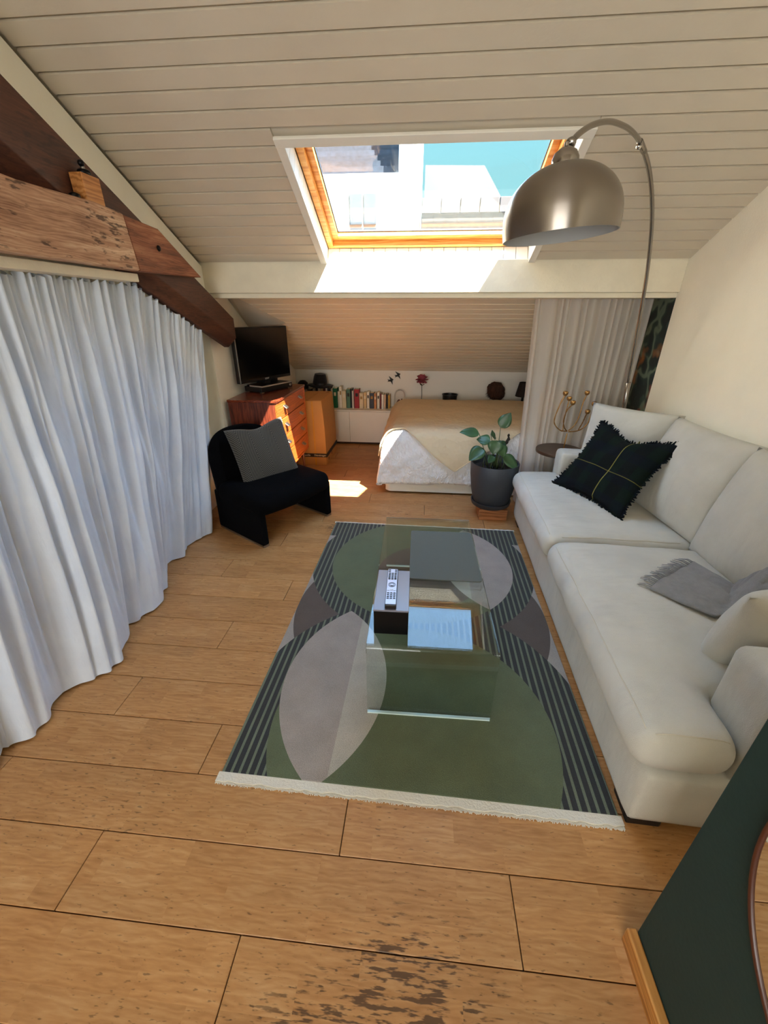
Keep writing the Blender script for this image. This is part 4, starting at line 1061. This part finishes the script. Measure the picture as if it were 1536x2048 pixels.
for (x, z, rot, lab) in ((-0.436, 0.845, 0.15, 'lower left dark swallow ornament fixed on back wall'), (-0.338, 0.915, -0.05, 'upper right dark swallow ornament fixed on back wall')):
    bd_ = thing('swallow_ornament', lab, 'ornament', (x, 5.945, z), rot=(PI/2, 0, 0)); bd_.rotation_euler = (PI/2, rot, 0)
    bm = bmesh.new()
    add_prism(bm, [(0.030, 0.020), (0.018, 0.010), (0.032, -0.055), (0.0, -0.016), (-0.028, -0.020), (-0.045, -0.030), (-0.036, -0.008), (-0.052, 0.006), (-0.026, 0.004), (-0.010, 0.008), (-0.040, 0.055), (0.010, 0.028)], 2, 0.0, 0.008)
    bev(from_bm('silhouette', bm, M_BIRD, bd_), 0.002)
    bm = bmesh.new(); add_tube(bm, [(-0.03, -0.005, 0.008), (0.0, 0.003, 0.010), (0.022, 0.012, 0.009), (0.032, 0.018, 0.006)], [0.003, 0.008, 0.007, 0.002], 8); from_bm('body', bm, M_BIRD, bd_, True)
bw = lathe('bowl', [(0, 0), (0.06, 0), (0.09, 0.03), (0.10, 0.20), (0.108, 0.205), (0.108, 0.212), (0.098, 0.212), (0.086, 0.04), (0, 0.02)], mat('black_ceramic', (16, 14, 14), 0.4), None, 40)
bw.location = (0.385, 5.80, CT); tag(bw, 'black bowl rim just visible behind the bed', 'bowl')
fh = thing('fur_hat', 'shaggy brown fur hat on stand on the cabinet behind the bed', 'hat', (1.0, 5.80, CT))
lathe('stand', [(0, 0), (0.07, 0), (0.07, 0.012), (0.015, 0.02), (0.015, 0.22), (0, 0.22)], mat('black_stand', (14, 12, 12), 0.5), fh, 20)
bm = rounded_box_bm(0.115, 0.10, 0.12, 0.10, n=14, nz=12, wr=0.012, ws=18)
for q in bm.verts: q.co.x += 0.03*(-q.co.z/0.12)*0.5; q.co.z += 0.26
M_FUR = mat('brown_fur', (62, 36, 22), 0.95, var=0.4, vscale=40, bs=0.8, bscale=60, stretch=(1, 1, 0.2))
from_bm('crown', bm, M_FUR, fh, True)
bm = bmesh.new()
for k in range(520):
    a, b = random.uniform(0, 2*PI), random.uniform(-0.6, 1.3)
    n_ = Vector((math.cos(a)*math.cos(b), math.sin(a)*math.cos(b), math.sin(b)))
    p = Vector((n_.x*0.108, n_.y*0.095, 0.26+n_.z*0.115)); t = Vector((n_.x*0.5-0.25, n_.y*0.5, -0.7)).normalized()
    s = n_.cross(t).normalized()*0.004
    q = p + t*random.uniform(0.03, 0.055) + n_*0.012
    bm.faces.new([bm.verts.new(v_) for v_ in (p-s, p+s, q)])
stuff(from_bm('fur', bm, M_FUR, fh))

# ------------------------------------------------------------------ bed
M_DUVET, nt_, b_ = new_mat('white_duvet')
b_.inputs['Base Color'].default_value = (*lin((232, 232, 234)), 1); b_.inputs['Roughness'].default_value = 0.85
bump(nt_, b_, ntex(nt_, coords(nt_, 'World', (10, 10, 6)), 1.0, 4, 0.6), 1.0, 0.06)
M_QUILT, nt_, b_ = new_mat('beige_quilt')
b_.inputs['Base Color'].default_value = (*lin((220, 203, 172)), 1); b_.inputs['Roughness'].default_value = 0.9
vo = nt_.nodes.new('ShaderNodeTexVoronoi'); vo.inputs['Scale'].default_value = 26; nt_.links.new(coords(nt_, 'World'), vo.inputs[0])
hq = V(nt_, vo.outputs['Distance'])*0.5 + V(nt_, ntex(nt_, coords(nt_, 'World'), 9, 4))
bump(nt_, b_, hq.s, 0.55, 0.015)
M_SKIRT = mat('white_valance', (226, 222, 214), 0.9, bs=0.4, bscale=9)
BX0, BX1, BY0, BY1, BZ = -0.395, 1.76, 3.93, 5.60, 0.655
bcx, bcy, bhx, bhy = (BX0+BX1)/2, (BY0+BY1)/2, (BX1-BX0)/2, (BY1-BY0)/2
def wrap1(t, h, r):
    """flat sheet coordinate -> (position, drop) over a rounded edge"""
    a, s = abs(t), (1 if t >= 0 else -1)
    if a <= h-r: return t, 0.0
    q = (a-(h-r))/r
    if q <= PI/2: return s*(h-r+r*math.sin(q)), r*(1-math.cos(q))
    return s*(h + 0.02*min(1, (q-PI/2))), r + (q-PI/2)*r
def bed_pt(a, b, off, seed):
    x, dx = wrap1(a, bhx+off, 0.20); y, dy = wrap1(b, bhy+off, 0.11)
    z = BZ + off - dx - dy
    u, v = a/bhx, b/bhy
    if abs(u) < 1 and abs(v) < 1: z += 0.055*(1-u*u)*(1-v*v)
    n = noise.noise(Vector((x*3.3+seed, y*3.3, z*3))) + 0.5*noise.noise(Vector((x*8, y*8+seed, z*8)))
    k = 0.012
    z += n*k*(1 if dx+dy < 0.05 else 0.3)
    if dy > 0.05: y += (1 if b > 0 else -1)*n*k*1.2
    if dx > 0.05: x += (1 if a > 0 else -1)*n*k*1.4
    return Vector((bcx+x, bcy+y, z))
bed = thing('bed', 'double bed under the eaves with white duvet and short valance', 'bed', (bcx, bcy, 0))
FOOT, NEAR = 0.13, 0.13
dropn = BZ - 0.13
def duvet(i, j):
    La = bhx - 0.20 + 0.20*PI/2 + (BZ-0.20-0.115); Lb = bhy - 0.11 + 0.11*PI/2 + (BZ-0.11-0.115)
    a = (-La + 2*La*i) if True else 0; b = -Lb + 2*Lb*j
    # pull in the corner excess so that it hangs like a soft cone
    p = bed_pt(a, b, 0.0, 0.0)
    if p.z < 0.115: p.z = 0.115 + 0.02*noise.noise(Vector((p.x*5, p.y*5, 0)))
    return p
o = grid('duvet', 110, 96, duvet, M_DUVET); rooted(bed, o)
md = o.modifiers.new('solid', 'SOLIDIFY'); md.thickness = 0.012; md.offset = -1
bm = rounded_box_bm(bhx-0.05, bhy-0.04, 0.235, 0.05, n=8, nz=4)
for q in bm.verts: q.co += Vector((bcx, bcy, 0.375))
rooted(bed, from_bm('mattress', bm, M_SKIRT, None, True))
def skirt(u, v):
    P = [(BX0+0.055, BY1-0.02), (BX0+0.055, BY0+0.06), (BX0+0.10, BY0+0.02), (BX1, BY0+0.02)]
    x, y = along(P, u)
    w = noise.noise(Vector((x*7, y*7, 0.5)))
    n_ = Vector((-1, 0)) if u < 0.40 else Vector((0, -1))
    f = (0.012*w + 0.012)*(1-v)
    return Vector((x + n_.x*f, y + n_.y*f, 0.022 + 0.145*v + 0.006*w*(1-v)))
o = grid('valance', 200, 8, skirt, M_SKIRT); rooted(bed, o)
for xx in (BX0+0.15, BX1-0.15):
    for yy in (BY0+0.15, BY1-0.15): rooted(bed, box('leg', xx-0.03, xx+0.03, yy-0.03, yy+0.03, 0, 0.145, M_FOOT))
rooted(bed, box('bed_base', BX0+0.07, BX1-0.05, BY0+0.06, BY1-0.04, 0.10, 0.145, M_FOOT))
# quilt laid askew: one corner hangs down the near side as a triangle
qa0, qa1 = -bhx-0.10, bhx-0.16
def quilt(i, j):
    a = qa0 + (qa1-qa0)*i; x = bcx + a
    far = bhy - 0.10
    edge = bhy - 0.13 + 0.07
    drop = max(0.0, 0.43*(1 - abs(x-0.36)/(0.52 if x < 0.36 else 0.60)))
    near = -(edge + drop + 0.015*math.sin(x*9))
    b = far + (near-far)*j
    aa = a if a > -(bhx-0.10) else a
    return bed_pt(aa - (0.10 if i == 0 else 0.0), b, 0.014, 0.0)
o = grid('quilt', 120, 110, quilt, M_QUILT); 
md = o.modifiers.new('solid', 'SOLIDIFY'); md.thickness = 0.010; md.offset = 1
tag(o, 'beige crinkled quilt spread on the bed, one corner hanging down', 'quilt')
bm = bmesh.new()
P = [quilt(k/119, 1.0) + Vector((0, -0.006, 0.004)) for k in range(120)]
add_tube(bm, P, 0.006, 6); e_ = from_bm('piped_edge', bm, M_QUILT, None, True); e_.parent = o
cushion('pillow', 'sand coloured pillow at the head of bed behind sheer curtain', (1.42, 4.75, 0.80), (0.1, -1, 0), (0.45, 0, 0.9), 0.62, 0.44, 0.17, M_QUILT, 'pillow', seed=3, pinch=0.06)
lb = thing('bedside_lamp', 'small dark lamp by the bed head, mostly hidden by sheer curtain', 'lamp', (1.36, 5.80, CT))
lathe('base', [(0, 0), (0.06, 0), (0.06, 0.015), (0.014, 0.03), (0.014, 0.22), (0, 0.22)], MATS['black_stand'], lb, 20)
lathe('lamp_shade', [(0.10, 0.20), (0.065, 0.38), (0.06, 0.38), (0.095, 0.20)], mat('dark_shade', (36, 22, 18), 0.8), lb, 24)

# ------------------------------------------------------------------ plant in the grey pot on a wooden block
pb = box('plant_block', 0.563, 0.812, 3.39, 3.63, 0.0, 0.105, wood('block_wood', (128, 78, 44), (168, 108, 66), (196, 136, 90), axis=0, objvar=0), b=0.004)
tag(pb, 'plain reddish wooden block under the grey plant pot', 'block')
pt = thing('potted_plant', 'leafy green plant in a large slate-grey pot with saucer by the bed', 'plant', (0.672, 3.52, 0.105))
M_POT = mat('slate_pot', (54, 58, 66), 0.6, var=0.06, vscale=10, bs=0.06, bscale=80)
lathe('saucer', [(0, 0), (0.150, 0), (0.172, 0.018), (0.180, 0.052), (0.170, 0.052), (0.160, 0.022), (0, 0.02)], M_POT, pt, 48)
lathe('pot', [(0, 0.023), (0.140, 0.023), (0.162, 0.05), (0.188, 0.16), (0.205, 0.29), (0.211, 0.405), (0.207, 0.412), (0.197, 0.408), (0.192, 0.34), (0, 0.34)], M_POT, pt, 56)
bm = bmesh.new(); add_lathe(bm, [(0.194, 0.348), (0.14, 0.356), (0.07, 0.352), (0, 0.36)], 30)
for q in bm.verts: q.co.z += 0.006*noise.noise(q.co*30)
from_bm('soil', bm, mat('dark_soil', (36, 28, 22), 0.95, bs=0.8, bscale=70), pt, True)
M_LEAF = mat('deep_green_leaf', (52, 84, 48), 0.38, var=0.25, vscale=9, spec=0.5); M_LSTEM = mat('leaf_stalk', (74, 92, 56), 0.5)
def PX(px, py, dy=0.0): return Vector((-0.017 + (px-988)*0.00428*(1+dy*0.26), dy, 0.425 - (py-920)*0.0046))
leaves = [((993, 856), (1009, 828), 0.046, -0.02, -0.02), ((951, 866), (911, 860), 0.040, -0.06, -0.10), ((974, 879), (947, 875), 0.046, -0.08, -0.06), ((985, 874), (978, 897), 0.055, -0.12, -0.16),
          ((960, 890), (931, 909), 0.052, -0.10, -0.17), ((992, 884), (1002, 903), 0.045, -0.10, -0.14), ((1006, 888), (990, 896), 0.038, 0.02, 0.0), ((1003, 903), (1033, 926), 0.045, -0.08, -0.15), ((978, 872), (991, 879), 0.04, 0.04, 0.08), ((1000, 890), (1009, 884), 0.026, 0.0, 0.02), ((983, 906), (972, 914), 0.03, -0.08, -0.15)]
for (a, b, wd, d0, d1) in leaves:
    A = PX(*a, d0); Bq = PX(*b, d1); d = Bq-A; L = d.length
    bm = bmesh.new(); dn = d.normalized(); up = Vector((0.1, -0.65, 0.75)); s = dn.cross(up).normalized(); n_ = s.cross(dn)
    R = []
    for i in range(11):
        t = i/10; hw = 1.3*wd*(math.sin(PI*min(1, t**0.8))**0.8)*(1-0.15*t)
        R.append([bm.verts.new(A + d*t + s*hw*q + n_*(0.22*abs(q)*hw - 0.10*L*t*t + 0.004*math.sin(q*6+t*9))) for q in (-1, -0.5, 0, 0.5, 1)])
    for r0, r1 in zip(R, R[1:]):
        for k in range(4): bm.faces.new((r0[k], r0[k+1], r1[k+1], r1[k]))
    lf = from_bm('leaf', bm, M_LEAF, pt, True); md = lf.modifiers.new('s', 'SOLIDIFY'); md.thickness = 0.0012
    root = Vector((A.x*0.35 + random.uniform(-0.03, 0.03), A.y*0.3, 0.352))
    mid = root.lerp(A, 0.55) + Vector((0, 0, 0.02))
    tube('stalk', [root, mid, A], [0.0042, 0.0034, 0.0024], M_LSTEM, pt, 7)
M_DRY = mat('dried_bud', (34, 30, 24), 0.8)
tube('stalk', [(0.02, 0.0, 0.35), (0.055, -0.02, 0.50), (0.072, -0.02, 0.585), (0.085, -0.02, 0.62)], [0.004, 0.003, 0.003, 0.003], M_LSTEM, pt, 7)
for (x, z, r) in ((0.074, 0.60, 0.017), (0.084, 0.625, 0.016), (0.080, 0.655, 0.012)):
    bm = bmesh.new(); bmesh.ops.create_icosphere(bm, subdivisions=2, radius=r, matrix=Matrix.Translation((x, -0.02, z)) @ Matrix.Diagonal((0.8, 0.8, 1.25, 1)))
    for q in bm.verts: q.co += Vector((0.006, 0, 0.004))*noise.noise(q.co*90)
    from_bm('dried_bud', bm, M_DRY, pt, True)
for k in range(12):
    a = k*2.4; r = 0.03+0.09*((k*37 % 10)/10)
    p = Vector((r*math.cos(a), r*math.sin(a), 0.35))
    tube('stalk', [p, p + Vector((0.006*math.cos(a), 0.0, 0.05)), p*1.05 + Vector((0.012*math.sin(a*2), -0.01, 0.08+0.05*((k*53 % 10)/10)))], [0.004, 0.0035, 0.002], M_LSTEM, pt, 6)

# ------------------------------------------------------------------ sheer curtain in front of the bed head
m, nt_, b_ = new_mat('sheer_voile'); MATS['sheer_voile'] = m; nt_.nodes.remove(b_)
out = nt_.nodes['Material Output']
tr = nt_.nodes.new('ShaderNodeBsdfTransparent'); df = nt_.nodes.new('ShaderNodeBsdfDiffuse'); tl = nt_.nodes.new('ShaderNodeBsdfTranslucent')
for n_ in (df, tl): n_.inputs[0].default_value = (*lin((246, 243, 238)), 1)
m1 = nt_.nodes.new('ShaderNodeMixShader'); m1.inputs[0].default_value = 0.5
nt_.links.new(df.outputs[0], m1.inputs[1]); nt_.links.new(tl.outputs[0], m1.inputs[2])
m2 = nt_.nodes.new('ShaderNodeMixShader'); m2.inputs[0].default_value = 0.74
nt_.links.new(tr.outputs[0], m2.inputs[1]); nt_.links.new(m1.outputs[0], m2.inputs[2]); nt_.links.new(m2.outputs[0], out.inputs[0])
def sheer(u, v):
    x = 0.875 + (1.80-0.875)*u + 0.07*(1-v)*(1-u) - 0.03*(1-v)*u
    ph = 2*PI*(u*13 + 0.9*noise.noise(Vector((u*7, 0.2, 0))))
    amp = 0.022 + 0.022*(1-v)
    n_ = noise.noise(Vector((u*12, v*0.7, 5)))
    y = 3.80 + amp*math.sin(ph + 0.5*n_) + 0.02*n_*(1-v)
    x += 0.010*math.cos(ph)*(0.4+0.6*(1-v)) + 0.012*n_*(1-v)
    # pushed back a little by the side table
    y += 0.06*math.exp(-((x-1.28)/0.22)**2 - ((1-v)*1.78 + 0.01 - 1.78 + 0.60 - 0.60 + 0.0)**2*0.0) * max(0, 1-abs((0.02+1.79*v)-0.6)/0.7)
    return Vector((x, y, 0.02 + (1.80-0.02)*v))
o = grid('sheer_curtain', 420, 40, sheer, m); tag(o, 'translucent white sheer curtain hanging from the beam before the bed head', 'curtain')

# ------------------------------------------------------------------ side table and candle holder
M_BRZ = mat('bronze_table', (92, 72, 58), 0.35, metal=0.6, var=0.1, vscale=8)
sd = thing('side_table', 'round dark bronze side table beyond the far sofa arm', 'table', (1.235, 3.62, 0))
lathe('table_top', [(0, 0.588), (0.198, 0.588), (0.20, 0.592), (0.20, 0.610), (0.197, 0.614), (0, 0.612)], M_BRZ, sd, 48)
lathe('column', [(0, 0.012), (0.016, 0.012), (0.014, 0.30), (0.016, 0.588), (0, 0.588)], M_BRZ, sd, 20)
lathe('foot', [(0, 0), (0.14, 0), (0.14, 0.008), (0.02, 0.02), (0, 0.02)], M_BRZ, sd, 40)
M_BRASS = mat('aged_brass', (168, 128, 76), 0.35, metal=0.9, var=0.12, vscale=40)
cdl = thing('candelabra', 'brass candle holder with thin branching arms and small cups on side table', 'candle holder', (1.255, 3.585, 0.6135))
lathe('base', [(0, 0), (0.05, 0), (0.05, 0.005), (0.008, 0.012), (0, 0.012)], M_BRASS, cdl, 28)
tube('stem', [(0, 0, 0.01), (0.001, 0, 0.07), (0.004, 0, 0.155)], 0.0055, M_BRASS, cdl)
def CPX(px, py, dy): return Vector(((px-1134)*0.00455*(1+dy*0.2), dy, (885-py)*0.0047 + 0.07))
arms = [((1118, 795), [(1134, 863), (1122, 862), (1110, 852), (1107, 840), (1112, 815)], 0.0), ((1129, 808), [(1134, 863), (1126, 855), (1121, 840), (1123, 822)], -0.07), ((1131, 806), [(1126, 862), (1126, 845), (1128, 832)], 0.06),
        ((1161, 796), [(1136, 862), (1147, 852), (1153, 836), (1156, 815)], 0.07), ((1172, 812), [(1136, 864), (1155, 861), (1167, 850), (1170, 838)], 0.0), ((1158, 823), [(1154, 860), (1157, 845), (1158, 832)], -0.07)]
for tip, pts, dy in arms:
    P = [CPX(*p, dy*i/len(pts)) for i, p in enumerate(pts)] + [CPX(*tip, dy) + Vector((0, 0, -0.02))]
    bm = bmesh.new(); Q = []
    for k in range(25):          # Catmull-Rom through the arm points
        f = k/24*(len(P)-1); i = min(int(f), len(P)-2); t = f-i
        p0, p1, p2, p3 = P[max(i-1, 0)], P[i], P[i+1], P[min(i+2, len(P)-1)]
        Q.append(0.5*((2*p1) + (p2-p0)*t + (2*p0-5*p1+4*p2-p3)*t*t + (3*p1-p0-3*p2+p3)*t**3))
    add_tube(bm, Q, [0.0048+0.0008*math.sin(k*1.9) for k in range(25)], 7)
    ar = from_bm('arm', bm, M_BRASS, cdl, True)
    c_ = CPX(*tip, dy)
    lathe('cup', [(0, -0.024), (0.012, -0.022), (0.020, -0.010), (0.021, 0.004), (0.016, 0.012), (0.014, 0.012), (0.017, 0.003), (0.014, -0.012), (0, -0.018)], M_BRASS, ar, 18, tuple(c_))

# ------------------------------------------------------------------ arc lamp
M_NICK = mat('brushed_nickel', (150, 144, 138), 0.22, metal=1.0)
al = thing('arc_lamp', 'brushed steel arc floor lamp with a big dome shade over the sofa', 'lamp', (1.650, 3.56, 0))
lathe('base', [(0, 0), (0.13, 0), (0.13, 0.035), (0.125, 0.04), (0, 0.04)], mat('marble_base', (228, 226, 222), 0.3, var=0.06, vscale=6), al, 40).location = (0, 0.03, 0)
arc = [(1.648, 3.535, 0.6), (1.626, 3.487, 1.016), (1.565, 3.4, 1.258), (1.494, 3.296, 1.592), (1.422, 3.191, 1.892), (1.324, 3.049, 2.118), (1.218, 2.896, 2.258), (1.094, 2.716, 2.347), (0.955, 2.515, 2.391), (0.836, 2.341, 2.390), (0.735, 2.196, 2.369), (0.645, 2.065, 2.338), (0.556, 1.936, 2.29), (0.489, 1.839, 2.239), (0.450, 1.782, 2.196)]
def smooth_path(P, n):
    P = [Vector(p) for p in P]; Q = []
    for k in range(n):
        f = k/(n-1)*(len(P)-1); i = min(int(f), len(P)-2); t = f-i
        p0, p1, p2, p3 = P[max(i-1, 0)], P[i], P[i+1], P[min(i+2, len(P)-1)]
        Q.append(0.5*((2*p1) + (p2-p0)*t + (2*p0-5*p1+4*p2-p3)*t*t + (3*p1-p0-3*p2+p3)*t**3))
    return Q
Q = smooth_path(arc, 90)
ks = 51                                                  # joint of the two tube sections
o = tube('pole', Q[:ks+1], 0.0110, M_NICK, None, 14); rooted(al, o)
o = tube('pole', [(1.650, 3.56, 0.04), (1.648, 3.535, 0.6), (1.626, 3.487, 1.0), (1.577, 3.417, 1.22)], 0.0165, M_NICK, None, 14); rooted(al, o)
o = tube('arm', Q[ks:], 0.0095, M_NICK, None, 14); rooted(al, o)
o = tube('sleeve', Q[ks-2:ks+2], 0.0130, M_NICK, None, 14); rooted(al, o)
o = tube('sleeve', Q[-4:], [0.011, 0.015, 0.017, 0.013], M_NICK, None, 14); rooted(al, o)
bm = bmesh.new(); bmesh.ops.create_icosphere(bm, subdivisions=2, radius=0.013, matrix=Matrix.Translation(Q[ks] + Vector((-0.014, -0.012, -0.01)))); rooted(al, from_bm('set_screw', bm, mat('polished_steel', (220, 216, 210), 0.12, metal=1.0), None, True))
SR = 0.190
ax = Vector((-0.085, 0.0, 1.0)).normalized()
S0 = Vector((0.452, 1.745, 1.937))                       # centre of the rim
MS = Matrix.Translation(S0) @ Vector((0, 0, 1)).rotation_difference(ax).to_matrix().to_4x4()
pr = [(SR*0.985, 0.0), (SR*1.0, 0.03)]
pr += [(SR*math.cos(a)**0.92, 0.050 + 0.153*math.sin(a)) for a in [PI/2*k/18 for k in range(1, 18)]] + [(0.030, 0.203)]
inn = [(r-0.004 if r > 0.01 else r, z-0.004) for r, z in pr[1:]][::-1] + [(SR*0.985-0.004, 0.0)]
M_SPUN, nt_, b_ = new_mat('spun_steel')
b_.inputs['Anisotropic Rotation'].default_value = 0.25; b_.inputs['Base Color'].default_value = (*lin((140, 132, 124)), 1); b_.inputs['Metallic'].default_value = 1.0; b_.inputs['Roughness'].default_value = 0.30
b_.inputs['Anisotropic'].default_value = 0.8
tg = nt_.nodes.new('ShaderNodeTangent'); tg.direction_type = 'RADIAL'; tg.axis = 'Z'; nt_.links.new(tg.outputs[0], b_.inputs['Tangent'])
sh = lathe('lamp_shade', pr, M_SPUN, None, 72); rooted(al, sh); sh.matrix_basis = MS
o = lathe('shade_lining', inn + [(SR*0.985, 0.0)], mat('grey_lining', (176, 178, 178), 0.6), None, 72, M=MS); rooted(al, o); o['label'] = 'pale grey inside of the shade'
o = lathe('socket_cap', [(0.042, 0.197), (0.042, 0.214), (0.034, 0.231), (0.018, 0.242), (0.007, 0.246), (0.007, 0.256), (0, 0.256)], M_NICK, None, 30, M=MS); rooted(al, o)
top = MS @ Vector((0, 0, 0.252))
o = tube('swivel', [top, (top+Q[-1])*0.5 + Vector((-0.004, 0, 0)), Q[-1]], 0.007, M_NICK, None, 10); rooted(al, o)
o = lathe('bulb', [(0, 0.09), (0.022, 0.10), (0.032, 0.125), (0.026, 0.155), (0.015, 0.175), (0.015, 0.197), (0, 0.197)], mat('opal_bulb', (240, 238, 230), 0.3), None, 20, M=MS); rooted(al, o)

# ------------------------------------------------------------------ dark green half wall, round mirror, oak skirting (bottom right)
M_GREEN = mat('dark_green_paint', (20, 44, 38), 0.75, var=0.05, vscale=4, bs=0.1, bscale=70)
struct(box('wall_near', 0.697, 0.83, -1.6, 0.607, 0.0, 1.45, M_GREEN, b=0.004))
bs_ = box('baseboard_near', 0.667, 0.6965, -1.6, 0.612, 0.0, 0.072, wood('oak_skirting', (128, 78, 32), (176, 116, 54), (204, 146, 78), axis=1, objvar=0, rough=0.35), b=0.006, seg=3); struct(bs_)
mr = thing('round_mirror', 'round mirror with thin dark wooden rim on the green half wall', 'mirror', (0.6968, 0.118, 0.84), rot=(0, -PI/2, 0))
lathe('rim', [(0.378, 0.0), (0.386, 0.0), (0.386, 0.010), (0.384, 0.013), (0.380, 0.013), (0.377, 0.010), (0.377, 0.006)], mat('dark_wood_rim', (70, 34, 20), 0.35), mr, 96)
lathe('mirror_glass', [(0, 0.008), (0.3768, 0.008), (0.3768, 0.004), (0, 0.004)], mat('silvered_glass', (238, 240, 236), 0.02, metal=1.0), mr, 96)

# ------------------------------------------------------------------ small things on the tie beam
wbk = box('wooden_block', -1.612, -1.552, 2.170, 2.285, 2.156, 2.262, wood('light_block', (140, 84, 36), (182, 118, 58), (206, 146, 86), axis=1, objvar=0), b=0.002)
tag(wbk, 'small honey coloured wooden block standing on the tie beam', 'block')
gc = thing('desk_camera', 'small glossy black gadget on top of the wooden block', 'gadget', (-1.582, 2.232, 2.2625))
lathe('puck', [(0, 0), (0.024, 0), (0.027, 0.006), (0.027, 0.016), (0.022, 0.021), (0, 0.021)], M_GBLK, gc, 28)
lathe('neck', [(0, 0.021), (0.010, 0.021), (0.008, 0.034), (0, 0.034)], M_STEEL, gc, 18)
bm = bmesh.new(); bmesh.ops.create_uvsphere(bm, u_segments=16, v_segments=10, radius=0.014, matrix=Matrix.Translation((0, -0.004, 0.044))); from_bm('head', bm, M_GBLK, gc, True)
pk = lathe('puck', [(0, 0), (0.020, 0), (0.023, 0.006), (0.021, 0.016), (0.010, 0.022), (0, 0.022)], M_GBLK, None, 26)
pk.name = 'round_gadget'; pk.location = (-1.585, 2.135, 2.158); tag(pk, 'round black gadget on the tie beam just left of wooden block', 'gadget')
bpy.context.view_layer.update()
